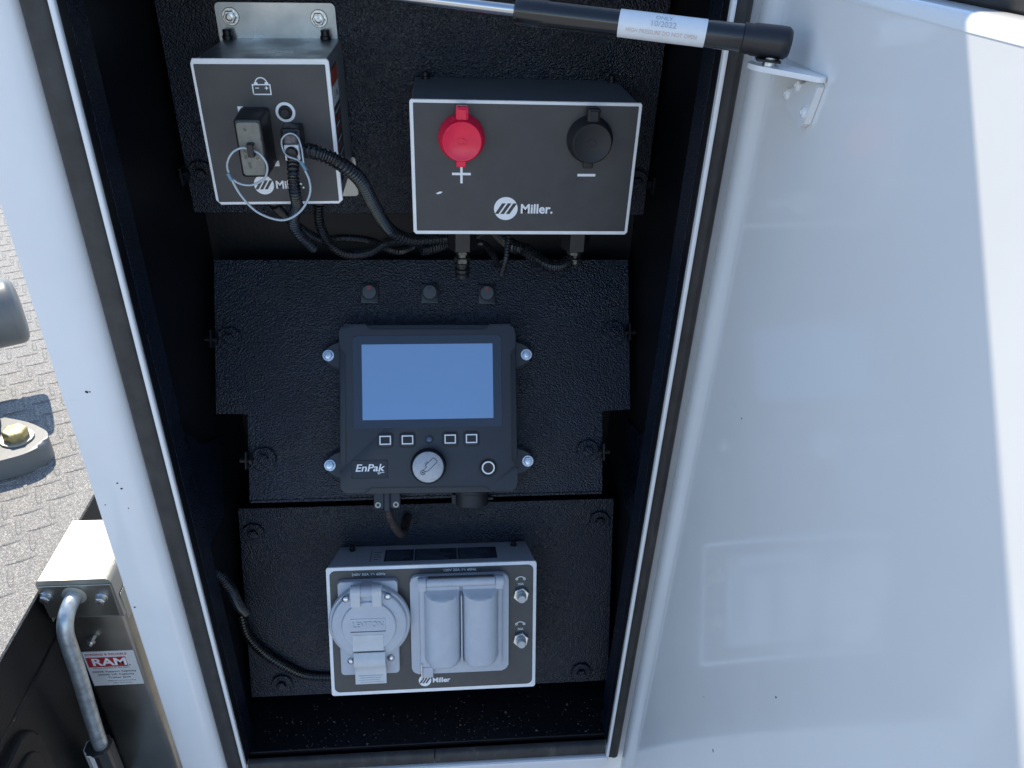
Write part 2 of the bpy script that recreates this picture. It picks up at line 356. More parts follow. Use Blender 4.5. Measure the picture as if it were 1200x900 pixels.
# the three equipment panels
FT = face_frame((-0.02, 0.230, 1.40)); FM = face_frame((-0.02, 0.230, 1.26), 32); FL = face_frame((-0.02, 0.180, 1.0), 20)
def fpart(name, bm, mat, F, parent=None, smooth=0):
    bm.transform(F); return cp(name, bm, mat, parent, smooth)
up = fpart('upper_panel', PR(rrect(-250, 252, -53, 236, 2, 2), -3, 0, 0.6, 1), m_liner, FT)
mid = fpart('middle_panel', PR([(-243, 30), (-243, -149), (-206.5, -149), (-206.5, -249.5), (209.5, -249.5), (209.5, -152), (245, -152), (245, 30)], -3, 0, 0.6, 1), m_liner, FM)
fpart('panel_hem', B(-206, 209, -253, -249.6, -16, -0.2, 0.8), m_liner, FM, mid)
low = fpart('lower_panel', PR(rrect(-246, 245.5, -300, -28, 2, 2), -3, 0, 0.6, 1), m_liner, FL)
# side gussets below the notches
def gusset(x0, x1, P):
    bm = prism(bmesh.new(), P, x0, x1, s=1.0)
    bmesh.ops.transform(bm, matrix=Matrix(((0, 0, 1, 0), (1, 0, 0, 0), (0, 1, 0, 0), (0, 0, 0, 1))), verts=bm.verts); return bm
cp('side_gusset', gusset(0.2325, 0.2355, [(0.048, 1.00), (0.150, 0.985), (0.190, 1.09), (0.120, 1.115), (0.048, 1.19)]), m_liner)
cp('side_gusset', gusset(-0.2746, -0.2716, [(0.048, 1.01), (0.135, 0.995), (0.178, 1.08), (0.110, 1.12), (0.048, 1.20)]), m_liner)
def clip(F, x, y, side, wall=True, sc=1.0, parent=None):
    # bolt with washer on the panel, and the little angle clip joining it to the wall
    bm = B(x - 11 if side > 0 else x - 11, x + 11, y - 11, y + 11, 0.1, 1.8, 0.5, 1)
    c = fpart('angle_clip', bm, m_liner, F, parent)
    inst('hex_bolt', ME_dbolt, c, (WM[parent.name].inverted() @ F) @ Vector((x * K, y * K, 0.0019)), (WM[parent.name].inverted() @ F).to_3x3().to_4x4(), sc)
    if wall:
        bm = B(x + side * 16, x + side * 18, y - 10, y + 10, 0.2, 17, 0.5, 1)
        fpart('angle_clip', bm, m_dkbolt, F, parent)
        bm = lathe(bmesh.new(), [(5, 0), (5, 3), (3, 3.2), (3, 14), (0, 14)], n=6, mat4=Matrix.Translation((x * K + side * 0.019 - (0.008 * side), y * K, 0.009)) @ Matrix.Rotation(math.radians(90 * side), 4, 'Y'))
        fpart('clip_bolt', bm, m_dkbolt, F, parent)
clip(FT, -234, -9, -1, parent=up); clip(FT, 238, -14, 1, parent=up)
clip(FM, -226, -62.5, -1, parent=mid); clip(FM, 225, -58.4, 1, parent=mid)
clip(FM, -189, -202, -1, parent=mid); clip(FM, 191.5, -201, 1, parent=mid)
clip(FL, -228, -62, -1, False, parent=low); clip(FL, 226, -59, 1, False, parent=low)
clip(FL, -204, -281, -1, False, parent=low); clip(FL, 206, -284, 1, False, parent=low)
# chips in the white paint of the jamb
def chip(x, z, r):
    n = 7; P = [(x + r * random.uniform(.5, 1.2) * math.cos(i * 6.283 / n), z + r * random.uniform(.4, 1.0) * math.sin(i * 6.283 / n)) for i in range(n)]
    bm = prism(bmesh.new(), P, 0, 0.00025, s=1.0); bm.transform(Matrix(((1, 0, 0, 0), (0, 0, -1, 0), (0, 1, 0, 0), (0, 0, 0, 1)))); return bm
for x, z, r in ((-0.3195, 1.262, 0.0022), (-0.3165, 1.262, 0.001), (-0.3165, 1.157, 0.0014), (-0.314, 1.150, 0.0013), (-0.313, 1.125, 0.0008), (-0.334, 1.13, 0.001), (-0.337, 0.985, 0.0014)):
    cp('paint_chip', chip(x, z, r), m_linerS)

# ------------------------------------------------------------------ the door, swung out at a right angle
DX = 0.240
dprof = [(DX + 0.045, -0.002), (DX + 0.045, -0.560), (DX + 0.042, -0.563), (DX + 0.004, -0.563), (DX - 0.004, -0.560), (DX - 0.008, -0.556), (DX - 0.008, -0.540),
         (DX - 0.004, -0.534), (DX, -0.530), (DX, -0.040), (DX - 0.0012, -0.034), (DX - 0.0045, -0.0295), (DX - 0.0062, -0.025), (DX - 0.0066, -0.019), (DX - 0.0066, -0.010), (DX - 0.0052, -0.0055), (DX - 0.002, -0.0035)]
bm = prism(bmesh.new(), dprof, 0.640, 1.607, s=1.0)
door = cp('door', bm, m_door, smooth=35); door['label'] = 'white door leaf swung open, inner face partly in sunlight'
# rolled top hem of the door
bm = bmesh.new()
prof = [(DX - 0.0003, 1.6060), (DX + 0.0004, 1.6100), (DX + 0.003, 1.6128), (DX + 0.007, 1.6140), (DX + 0.020, 1.6140), (DX + 0.020, 1.6050)]
prism(bm, prof, -0.562, -0.004, s=1.0); bm.transform(Matrix(((1, 0, 0, 0), (0, 0, 1, 0), (0, 1, 0, 0), (0, 0, 0, 1))))
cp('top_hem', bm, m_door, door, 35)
bm = bmesh.new(); tube(bm, [(DX + 0.034, -0.562, 1.622), (DX + 0.034, -0.3, 1.622), (DX + 0.034, -0.006, 1.622)], 0.0145, 18, 0.05)
cp('top_rubber', bm, m_seal, door, 50)
# strut bracket: folded plate with a top tab
br_pts = [(0.0, 1.5545), (-0.118, 1.5615), (-0.1235, 1.557), (-0.1165, 1.533), (-0.110, 1.5295), (-0.078, 1.5375), (-0.070, 1.5430)]
bm = prism(bmesh.new(), [(-p[0], p[1]) for p in br_pts[1:]][::-1], 0, 0.0045, s=1.0)
bm.transform(Matrix(((0, 0, -1, DX - 0.0004), (-1, 0, 0, 0), (0, 1, 0, 0), (0, 0, 0, 1))))
bk = cp('strut_bracket', bm, m_white, door, 30)
cp('strut_bracket', prism(bmesh.new(), rnd([(DX - 0.0006, -0.1255), (DX - 0.006, -0.1255), (DX - 0.034, -0.088), (DX - 0.036, -0.076), (DX - 0.014, -0.046), (DX - 0.0006, -0.046)], 0.006, 4)[::-1], 1.5602, 1.5635, 0.0008, 2, s=1.0), m_white, door, 40)
for y, z in ((-0.095, 1.5525), (-0.081, 1.5445), (-0.1125, 1.5395)):
    bm = lathe(bmesh.new(), [(3.6, 0), (3.6, 0.8), (2.2, 1.8), (1.6, 1.8), (1.2, 1.1), (0, 1.1)], n=18, mat4=Matrix.Translation((DX - 0.0049, y, z)) @ Matrix.Rotation(math.radians(-90), 4, 'Y'))
    cp('rivet', bm, m_white, door, 40)
for y, z, r in ((-0.2105, 0.999, 0.0017), (-0.232, 0.968, 0.0011), (-0.170, 1.02, 0.0010), (-0.272, 1.16, 0.0012), (-0.325, 1.10, 0.0010), (-0.115, 1.30, 0.0009)):
    bm = chip(0, 0, r); bm.transform(Matrix.Translation((DX, y, z)) @ Matrix.Rotation(math.radians(-90), 4, 'Z')); cp('paint_chip', bm, m_linerS, door)
for z in (1.45, 1.10, 0.78):
    bm = lathe(bmesh.new(), [(0.0045, z - 0.045), (0.0045, z + 0.045)], n=14, s=1.0)
    bm.transform(Matrix.Translation((0.2925, 0.006, 0))); cp('hinge_knuckle', bm, m_white, door, 40)

# ------------------------------------------------------------------ gas strut
A = Vector((0.2145, -0.086, 1.5778)); Bp = Vector((0.0105, -0.028, 1.5890)); d = (Bp - A); sdir = d.normalized()
gs = thing('gas_strut', 'black gas strut with white label running from the door bracket into the cabinet', 'gas strut', loc=A)
def sp(name, bm, mat, smooth=45): return part(name, bm, mat, gs, True, smooth)
Fs = Matrix.Translation(A) @ sdir.to_track_quat('Z', 'Y').to_matrix().to_4x4()
def strut_lathe(prof, n=28): return lathe(bmesh.new(), prof, n=n, mat4=Fs)
sp('cylinder', strut_lathe([(8.0, 16), (8.5, 17), (8.5, 146), (9.0, 148), (9.0, 166), (8.0, 169), (5, 170)]), m_strut)
sp('piston_rod', strut_lathe([(4, 170), (4, 420)]), m_rod)
bm = strut_lathe([(8.65, 42), (8.65, 99)]); lab = sp('label_sleeve', bm, m_label)
sp('end_fitting', strut_lathe([(4, -13), (8, -12.4), (9.9, -10), (10.2, -5), (10.0, 11), (9.4, 12.5), (9.4, 18), (7.8, 18.5)]), m_blackp)
bm = B(-7.5, 7.5, -11.8, -10.2, -9, 7, 0.5, 1); bm.transform(Fs); sp('retaining_clip', bm, m_blackp)
bm = bmesh.new(); tube(bm, [A + Vector((0.002, 0, -0.004)), A + Vector((0.002, 0, -0.0165))], 0.0045, 12, smooth_path=False); sp('ball_stud', bm, m_steel)
# label print, wrapped flat on the camera-side of the cylinder
def on_cyl(body, ang, along, size, mat, fit=None):
    th = math.radians(ang); nrm = Vector((math.cos(th), math.sin(th), 0))
    zax = nrm; xax = Vector((0, 0, -1)); yax = zax.cross(xax)
    Mx = Matrix((xax, yax, zax)).transposed().to_4x4(); Mx.translation = Vector((nrm.x * 0.0087, nrm.y * 0.0087, along * K))
    text(lab, body, 0, 0, 0, size, mat, align='CENTER', rot=(WM[gs.name].inverted() @ Fs) @ Mx, fit=fit, ext=0.05)
F3 = Fs.to_3x3().inverted(); vc = F3 @ (Vector((0, -0.615, 1.65)) - A).normalized(); a0 = math.degrees(math.atan2(vc.y, vc.x))
sgn = 1 if (F3 @ Vector((0, 0, 1))).dot(Vector((-math.sin(math.radians(a0)), math.cos(math.radians(a0)), 0))) > 0 else -1
on_cyl('ONLY', a0 + sgn * 42, 70, 4.0, m_ftxt, 11); on_cyl('10/2022', a0 + sgn * 14, 70, 5.0, m_ftxt, 16)
on_cyl('HIGH PRESSURE DO NOT OPEN', a0 - sgn * 22, 70.5, 3.6, M('faded_red_print', (0.55, 0.42, 0.38), .5), 46)

# ------------------------------------------------------------------ maker's roundel used on three boxes
def roundel(parent, x, y, z, r, bg_mat):
    o = part('emblem', PR(circ(x, y, r, 40), z - 0.1, z + 0.25), m_print, parent)
    for k in (-1, 0, 1):
        cx = x + k * r * 0.47; h = r * 0.46; w = r * 0.155; sh = r * 0.30
        part('emblem_bar', PR([(cx - w - sh, y - h), (cx + w - sh, y - h), (cx + w + sh, y + h), (cx - w + sh, y + h)], z + 0.2, z + 0.5), bg_mat, o)
    return o

# ------------------------------------------------------------------ left box: battery breaker box
lb = thing('breaker_box', 'small zinc box with charcoal face, plug and padlock-on-battery symbol, left of the two upper boxes', 'electrical box', face_frame((-0.152, 0.105, 1.46), 0, 1.0))
part('housing', B(-55, 57, -58, 66.5, -122, -2.2, 1.2), m_zinc, lb)
part('front_plate', PR([(-57, 64), (-57, -55), (-53, -59.5), (55, -59.5), (59, -56), (59, 66), (57, 68), (-55, 68)][::1], -2, 0, 0.5, 1), m_plate, lb)
part('face_film', PR(rrect(-54.5, 55.5, -56.8, 63.5, 0.8, 2), 0, 0.3), m_decal, lb)
fl = part('mounting_flange', PR(rrect(-60.5, 54, 60, 98.5, 5, 4), -123.6, -121.6, 0.4, 1), m_zinc, lb)
inst('hex_bolt', ME_bolt, fl, (-0.0462, 0.0858, -0.1215)); inst('hex_bolt', ME_bolt, fl, (0.0375, 0.0845, -0.1215))
part('mounting_flange', PR(rrect(-59, 60.5, -93, -50, 4, 4), -123.6, -121.6, 0.4, 1), m_litflange, lb)
RX = Matrix.Rotation(math.radians(-90), 4, 'X')
for x in (-50, 43): inst('plug_screw', ME_screw, lb, (x * K, 0.0665, -0.113), RX)
# warning label on the right side
SY = Matrix.Rotation(math.radians(90), 4, 'Y')
def side(x0, x1, y0, y1, z): return B(z, z + 0.3, y0, y1, -x1, -x0)
wl = part('warning_label', side(18, 62, -46, 56, 57), M('dark_label_print', (0.03, 0.03, 0.032), .45), lb)
part('warning_strip', side(20, 60, 42, 55, 57.25), m_redprint, wl)
part('warning_panel', side(20, 60, 24, 41, 57.25), m_label, wl)
text(wl, '!', 57.6, 32.5, -30, 11, m_darktxt, align='CENTER', bold=0.02, rot=SY); text(wl, '1/a', 57.6, 32, -45, 9, m_darktxt, align='CENTER', rot=SY)
for k, y in enumerate((18, 12, 6, 0, -8, -14, -22, -28, -36)):
    part('warning_line', side(23, 58 - 6 * (k % 3), y - 1.0, y + 1.0, 57.25), m_redprint if k % 2 else m_ftxt, wl)
# padlock-on-battery symbol
bm = bmesh.new(); stroke(bm, [(-8, 39), (6.8, 39), (6.8, 47), (-8, 47)], 1.0, 0.25, 0.45, True)
ring(bm, -0.4, 47.8, 5.4, 4.5, 0.25, 0.46, 20, a0=0, a1=180)
box(bm, -6.4, -3.4, 47.4, 49.0, 0.25, 0.47); box(bm, 2.6, 5.6, 47.4, 49.0, 0.25, 0.47)
stroke(bm, [(-5.6, 44.2), (-3.0, 44.2)], 0.7, 0.25, 0.45); stroke(bm, [(2.4, 44.2), (4.8, 44.2)], 0.7, 0.25, 0.45); stroke(bm, [(3.6, 43.0), (3.6, 45.4)], 0.7, 0.25, 0.455)
part('padlock_symbol', bm, m_print, lb)
# breaker push button with white ring
part('button_ring', ring(bmesh.new(), 17, 24, 8.5, 6.0, 0.25, 0.7), m_print, lb)
part('push_button', lathe(bmesh.new(), [(6, 0.2), (6, 1.5), (5.2, 2.2), (4.2, 2.2), (4.0, 4.2), (3.4, 5.0), (0, 5.0)], 17, 24, 26), m_rubber, lb, smooth=40)
roundel(lb, -11.2, -40.8, 0.3, 9.0, m_decal)
text(lb, 'Miller.', -0.8, -41.2, 0.35, 10.2, m_print, bold=0.027, fit=25.5)
# heavy plug with grey cover
for a in ([(-23.5, 24), (-23.5, 29), (-19, 29), (-19, 27)], [(1, -23.5), (5.5, -23.5), (5.5, -18.5), (4, -18.5)]):
    part('cutout_trim', PR(a[::-1], 0.2, 1.0), m_print, lb)
plug = part('power_plug', PR(rrect(-22, 3.4, -22, 28.3, 3, 4), 0.2, 44, 2.0, 3, taper=rrect(-18.2, 4.2, -20.5, 28.6, 3, 4)), m_blackp, lb, smooth=50)
part('plug_cover', PR(rrect(-16.4, 2.6, -18.5, 26.0, 3, 4), 43.2, 45.2, 0.5, 1), m_tan, plug)
bm = B(-9.2, -3.4, -1.5, 1.5, 44.8, 51, 1.0); box(bm, -9.2, -3.4, 7.0, 10.0, 44.8, 51, 1.0); box(bm, -8.9, -3.7, -1.2, 9.7, 50, 52.5, 0.8)
part('lanyard_eye', bm, m_blackp, plug)
# small connector on the right
con = part('signal_connector', B(14.5, 31, -13, 15, 0.2, 22, 2.0), m_blackp, lb)
part('connector_flange', PR(rrect(16.6, 29.4, -11.2, 2.4, 1.0, 2), 21, 27, 0.5, 1), m_plate, con)
part('connector_nose', lathe(bmesh.new(), [(5.4, 26), (5.4, 30), (4.6, 32), (4.0, 32), (3.6, 31), (0, 31)], 23, -4, 22), m_blackp, con, smooth=40)
part('connector_latch', B(16.8, 29.2, 3.2, 12.6, 20, 29, 1.8), M('worn_grey_plastic', (0.10, 0.095, 0.10), 0.3, var=(300, .5)), con)
# lanyard
def Lm(pts, z): return [Vector((x * K, y * K, (zz if zz else z) * K)) for x, y, zz in pts]
lan = part('lanyard', tube(bmesh.new(), Lm([(-6, 4, 48.5), (-12, 6.6, 50), (-20.5, 3.5, 52), (-26.6, -5.5, 52), (-27.0, -14.5, 51), (-22, -22.3, 51), (-11, -25.3, 50), (1.5, -19.5, 50), (5.6, -8.5, 51), (1.5, 1.0, 51), (-6, 4.5, 48.2)], 50), 0.0010, 8, 0.003), m_wire, lb, smooth=60)
part('lanyard_wire', tube(bmesh.new(), Lm([(-26.6, -17, 51.8), (-19.5, -34.5, 52), (-7, -48.5, 54), (12.5, -55, 55), (27.8, -48.8, 52), (37.4, -35, 48), (38, -23.5, 44), (33.5, -12.5, 40)], 50), 0.0011, 8, 0.003), m_wire, lan, smooth=60)
part('lanyard_wire', tube(bmesh.new(), Lm([(34.2, -13, 40.4), (29, -8, 36), (20, -5, 34), (16.2, 1, 31), (17, 9, 31), (24, 13.5, 31), (30.5, 11, 33), (33.2, 3, 36), (34, -6, 39), (34.4, -13, 40.2)], 34), 0.0008, 8, 0.003), m_wire, lan, smooth=60)
for a, b in (((-28, -14.5, 51.4), (-25.4, -20.5, 51.8)), ((32.0, -8.5, 39), (36.0, -15.5, 41.4))):
    part('crimp_sleeve', tube(bmesh.new(), Lm([a, b], 50), 0.0019, 10, smooth_path=False), m_teal, lan, smooth=60)
# glands beneath
for x in (-14, 30):
    part('cable_gland', lathe(bmesh.new(), [(13, 0), (13, 7), (9, 7.5), (9, 16), (7, 17)], n=12, mat4=Matrix.Translation((x * K, -0.058, -0.046)) @ Matrix.Rotation(math.radians(90), 4, 'X')), m_blackp, lb, smooth=40)

# ------------------------------------------------------------------ right box: jump terminals
rb = thing('terminal_box', 'wide grey box with red plus cap and black minus cap on its charcoal face', 'electrical box', face_frame((0.080, 0.118, 1.43)))
part('housing', B(-105.5, 105, -61.5, 63, -111.6, -2.2, 1.2), m_greyp, rb)
part('front_plate', PR([(-107.5, 62.5), (-107.5, -61), (-105, -63.5), (104.5, -63.5), (107, -61), (107, 63), (105.5, 64.6), (-106, 64.6)], -2, 0, 0.5, 1), m_plate, rb)
part('face_film', PR(rrect(-104.2, 103.8, -59.8, 61.6, 0.8, 2), 0, 0.3), m_decal, rb)
for x in (-94, 97): inst('plug_screw', ME_screw, rb, (x * K, 0.063, -0.100), RX, 0.8)
def cap(x, mat, name):
    y = 31.5
    c = part(name, lathe(bmesh.new(), [(21.6, 0.3), (21.6, 5.5), (20.9, 6.5), (20.4, 8), (18.6, 16.2), (17.6, 17.2), (16.8, 17.2), (16.4, 16.9), (0, 16.9)], x, y, 44), mat, rb, smooth=40)
    part('hinge_strap', B(x - 5.6, x + 6.2, y + 12, y + 30, 3.5, 13, 1.8, mat4=Matrix.Translation((0, -0.0, 0.0))), mat, c)
    part('strap_pad', B(x - 3.6, x + 4.2, y + 14.5, y + 28, 12.6, 14.2, 0.5), mat, c)
    part('pull_tab', B(x - 5.2, x + 4.2, y - 26, y - 17, 3.5, 8.5, 1.2), mat, c)
    bm = ring(bmesh.new(), x - 1.2, y, 3.6, 2.3, 16.8, 17.4, 20, a0=40, a1=330); stroke(bm, [(x + 1, y + 2.8), (x + 3.6, y + 1.0), (x + 3.6, y - 2.0), (x + 1.0, y - 3.0)], 0.8, 16.8, 17.4)
    part('moulded_mark', bm, mat, c)
    return c
cap(-60.3, m_red, 'positive_cap'); cap(59.8, m_rubber, 'negative_cap')
bm = B(-69.3, -51.5, -4.15, -1.85, 0.25, 0.55); box(bm, -61.5, -59.2, -12, 6.3, 0.25, 0.56); part('plus_sign', bm, m_print, rb)
part('minus_sign', B(51.2, 68.7, -4.2, -1.7, 0.25, 0.55), m_print, rb)
roundel(rb, -17, -36.8, 0.3, 11.6, m_decal)
text(rb, 'Miller.', -2.8, -37.4, 0.35, 13.0, m_print, bold=0.027, fit=31.5)
part('paint_scuff', PR([(-85, -22), (-81, -20.2), (-78.5, -20.5), (-80, -22), (-83, -23)][::-1], 0.25, 0.4), m_print, rb)
def gland(x, L, name='cable_gland'):
    F = Matrix.Translation((x * K, -0.0615, -0.052)) @ Matrix.Rotation(math.radians(90), 4, 'X')
    g = part(name, prism(bmesh.new(), circ(0, 0, 15, 6, 0.0), 0, 38, 1.2, 1, mat4=F), m_blackp, rb)
    part('gland_nut', lathe(bmesh.new(), [(8.5, 37), (8.5, 43), (6.2, 44), (6.2, 47), (8.8, 48), (8.8, 53), (6, 54)], n=6 if L else 14, mat4=F), M('dull_steel', (0.11, 0.11, 0.10), 0.35, 0.8, var=(200, .4)), g)
    if L: part('gland_tail', lathe(bmesh.new(), [(6, 52), (8.6, 54), (8.6, 57), (6.4, 58), (6.4, 60), (8.4, 61), (8.4, 64), (6.2, 65), (8, 67), (7.6, 71), (4, 73)], n=16, mat4=F), m_blackp, g)
gland(-58, True); gland(64, False)

# ------------------------------------------------------------------ rocker switches
ME_bez = mesh_of('switch_bezel', prism(prism(bmesh.new(), rrect(-10.4, 10.4, -12.4, 11.0, 1.6, 3), 0.1, 3.6, 0.8, 2), circ(0, 0.6, 9.4, 28), 3.4, 4.1, 0.3, 1), m_blackp, 40)
bm = lathe(bmesh.new(), [(8.4, 3.6), (8.4, 5.0), (7.8, 5.8), (0, 6.1)], 0, 0, 28)
for v in bm.verts: v.co.z += v.co.y * 0.16; v.co.y += 0.0006
ME_rock = mesh_of('rocker_button', bm, M('rocker_plastic', (0.03, 0.03, 0.034), 0.35), 40)
for (x, y), lab_, on in (((-65.3, -9.5), 'black rocker switch with red mark, leftmost of three above the display', True),
                     ((5.2, -9.8), 'black rocker switch without red mark, middle of three above the display', False), ((72.6, -11), 'black rocker switch with red mark, rightmost of three above the display', True)):
    s = thing('rocker_switch', lab_, 'switch', FM @ Matrix.Translation((x * K, y * K, 0)), group='rocker switches above the display')
    inst('switch_bezel', ME_bez, s, (0, 0, 0)); rk = inst('rocker_button', ME_rock, s, (0, 0, 0))
    part('rocker_mark', ring(bmesh.new(), 0, 5.4, 2.0, 0.8, 6.2, 7.1, 14), m_redprint if on else m_darktxt, rk)

# ------------------------------------------------------------------ control display
cd_ = thing('control_display', 'dark square control unit with blank blue-grey screen, knob and buttons', 'control panel', FM)
bodyP = [(-97.5, -56), (-90, -48.7), (96.5, -49.6), (104, -57), (104, -236), (97, -243.5), (-91, -241.5), (-98.5, -234)]
part('body_shell', PR(bodyP[::-1], 3, 30.9, 1.8, 2), m_caselo, cd_, smooth=30)
faceP = [(-97, -58), (-97, -54), (-91, -49), (-68, -49.2), (-62, -54.6), (68.5, -55.4), (74, -50.2), (97, -50), (103.4, -56), (103.4, -76), (97, -82.5), (97, -207), (103.6, -214),
         (103.6, -236), (97.5, -242.8), (73.5, -242), (66, -236), (-64, -234.5), (-71, -240.8), (-91, -241), (-98, -235), (-98, -214.5), (-91.2, -207.5), (-90, -82), (-97, -75)]
part('front_cover', PR(rnd(faceP, 3.2)[::-1], 24.3, 32, 0.5, 2), m_case, cd_, smooth=40)
for G in ([(-91, -49.3), (-68, -49.4), (-62, -54.9), (68.5, -55.7), (74, -50.4), (97, -50.2)], [(-97, -75), (-90.2, -82), (-91.3, -207.5), (-97.8, -214)], [(103.2, -76), (97.2, -82.5), (97.2, -207), (103.4, -214)], [(-91, -240.6), (-71, -240.4), (-64, -234.3), (66, -235.8), (73.5, -241.8), (97, -242.4)]):
    part('cover_groove', stroke(bmesh.new(), G, 1.7, 30.5, 32.1), m_btn, cd_)
gl = part('bezel_glass', PR(rrect(-82, 86.2, -167, -62, 4, 5), 31.8, 32.7, 0.4, 2), m_glass, cd_)
part('screen', PR(rrect(-72, 76.5, -157.4, -71.7, 0.6, 2), 32.5, 32.95), m_screen, gl)
def rectframe(bm, x, y, w, h, t, z0, z1):
    for a in ((x - w / 2, x + w / 2, y + h / 2 - t, y + h / 2), (x - w / 2, x + w / 2, y - h / 2, y - h / 2 + t), (x - w / 2, x - w / 2 + t, y - h / 2 + t, y + h / 2 - t), (x + w / 2 - t, x + w / 2, y - h / 2 + t, y + h / 2 - t)):
        box(bm, *a, z0, z1)
    return bm
for x in (-47, -21.9, 26.6, 51):
    b = part('push_button', PR(rrect(x - 8, x + 8, -188.2, -173.0, 3.5, 4), 31.9, 33.4, 0.6, 2), m_caselo, cd_, smooth=40)
    part('button_groove', prism(bmesh.new(), rrect(x - 9.6, x + 9.6, -189.8, -171.4, 4.4, 4), 31.8, 32.2), m_btn, b)
    part('button_face', B(x - 5.4, x + 5.4, -184.6, -176.6, 33.2, 33.55), m_btn, b)
    part('button_frame', rectframe(bmesh.new(), x, -180.6, 13.0, 10.2, 1.3, 33.4, 33.85), m_print, b)
part('sensor_rim', ring(bmesh.new(), 2.8, -180.7, 5.2, 3.6, 31.9, 32.6, 24), m_btn, cd_)
part('light_sensor', lathe(bmesh.new(), [(3.6, 31.9), (3.4, 32.8), (2.2, 33.6), (0, 33.9)], 2.8, -180.7, 20), m_led, cd_, smooth=60)
part('button_groove', lathe(bmesh.new(), [(11.4, 31.8), (11.4, 32.2), (10.4, 32.2)], 69.7, -214.5, 32), m_btn, cd_)
rbn = part('round_button', lathe(bmesh.new(), [(9.4, 31.9), (9.4, 33), (8.6, 33.8), (0, 33.8)], 69.7, -214.5, 32), m_btn, cd_, smooth=40)
part('button_ring', ring(bmesh.new(), 69.7, -214.5, 7.5, 5.9, 33.6, 34.1, 32), m_print, rbn)
kn = part('control_knob', lathe(bmesh.new(), [(20, 31.9), (20.4, 33), (20.4, 34), (19.2, 35), (18.8, 43.5), (18, 44.6), (17.2, 44.6)], 1.2, -211, 48), m_blackp, cd_, smooth=35)
kd = part('knob_disc', lathe(bmesh.new(), [(17.2, 44), (17.2, 44.9), (16.9, 45.1), (0, 45.1)], 1.2, -211, 48), m_knobd, kn, smooth=35)
bm = bmesh.new(); kx, ky = 1.2, -211
def rot45(P): return [(kx + (a - b) * 0.7071, ky + (a + b) * 0.7071) for a, b in P]     # a along the up-right diagonal
stroke(bm, rot45([(-6.2, 1.4), (-1.0, 1.4), (-1.0, 3.4), (11.0, 3.4), (12.0, 2.4), (12.0, -2.0), (11.0, -3.2), (-2.5, -3.2), (-6.2, -1.0)]), 0.75, 45.0, 45.25)
for a in (0.4, 2.0, 3.6): stroke(bm, rot45([(a, 3.4), (a, 5.6)]), 0.6, 45.0, 45.25)
ring(bm, kx - 8.4 * .7071, ky - 8.4 * .7071, 2.9, 2.1, 45.0, 45.26, 18); ring(bm, kx - 8.4 * .7071, ky - 8.4 * .7071, 1.2, 0.2, 45.0, 45.26, 10)
part('knob_symbol', bm, m_darktxt, kn)
npl = part('nameplate', PR(rrect(-85.2, -45, -223.4, -203.2, 3, 4), 31.9, 32.35, 0.2, 1), m_caselo, cd_)
part('nameplate_edge', (lambda b: rectframe(b, -65.1, -213.3, 40.8, 20.8, 0.9, 31.95, 32.5))(bmesh.new()), m_btn, npl)
text(npl, 'EnPak', -81.5, -212, 32.45, 11.5, m_print, bold=0.018, shear=0.22, fit=33, ext=0.1)
bm = ring(bmesh.new(), -54.5, -217.6, 1.6, 0.9, 32.35, 32.6, 14); stroke(bm, [(-53, -217.4), (-48.8, -217.0)], 0.7, 32.35, 32.6); part('nameplate_mark', bm, m_print, npl)
for sx, y0 in ((-1, -82.8), (1, -84.2), (-1, -210), (1, -210.2)):
    e = [(sx * 96 + (3 if sx > 0 else 0), y0 + 19), (sx * 108 + (6 if sx > 0 else 0), y0 + 15), (sx * 116 + (7 if sx > 0 else 0), y0 + 10), (sx * 117 + (7 if sx > 0 else 0), y0 - 9), (sx * 108 + (6 if sx > 0 else 0), y0 - 15), (sx * 96 + (3 if sx > 0 else 0), y0 - 19)]
    if sx > 0: e = e[::-1]
    ea = part('mounting_ear', PR(e[::-1] if sx < 0 else e[::-1], 0.3, 9, 2.6, 1), m_ear, cd_, smooth=30)
    inst('hex_bolt', ME_bolt, ea, ((sx * 112.5 + (5.5 if sx > 0 else 0)) * K, y0 * K, 0.0091), None, 0.84)
# sockets on the lower edge
cn = part('cable_connector', B(-62.5, -31.8, -261, -242, 6, 16, 1.5), m_caselo, cd_)
part('connector_barrel', lathe(bmesh.new(), [(5, 0), (5, 21), (4, 22)], n=18, mat4=Matrix.Translation((-0.047, -0.242, 0.014)) @ RX @ Matrix.Rotation(math.pi, 4, 'X')), m_case, cn, smooth=40)
for x in (-57.5, -37): part('connector_screw', ring(bmesh.new(), x, -256.5, 3.4, 1.7, 15.8, 17.0, 18), m_plate if x > 0 else M('brass_bush', (0.40, 0.36, 0.30), 0.4, 0.6), cn)
part('sealing_cap', lathe(bmesh.new(), [(17, 0), (20, 1), (20, 5), (18.5, 6), (18.5, 19), (17, 20.5)], n=32, mat4=Matrix.Translation((0.0515, -0.242, 0.004)) @ Matrix.Rotation(math.radians(90), 4, 'X')), m_rubber, cd_, smooth=40)
part('cap_tab', B(27.5, 33, -259, -248, -2, 7, 1.0), m_rubber, cd_)
part('cap_tab', B(70, 77, -256, -252.5, -2, 4, 1.0), m_rubber, cd_)

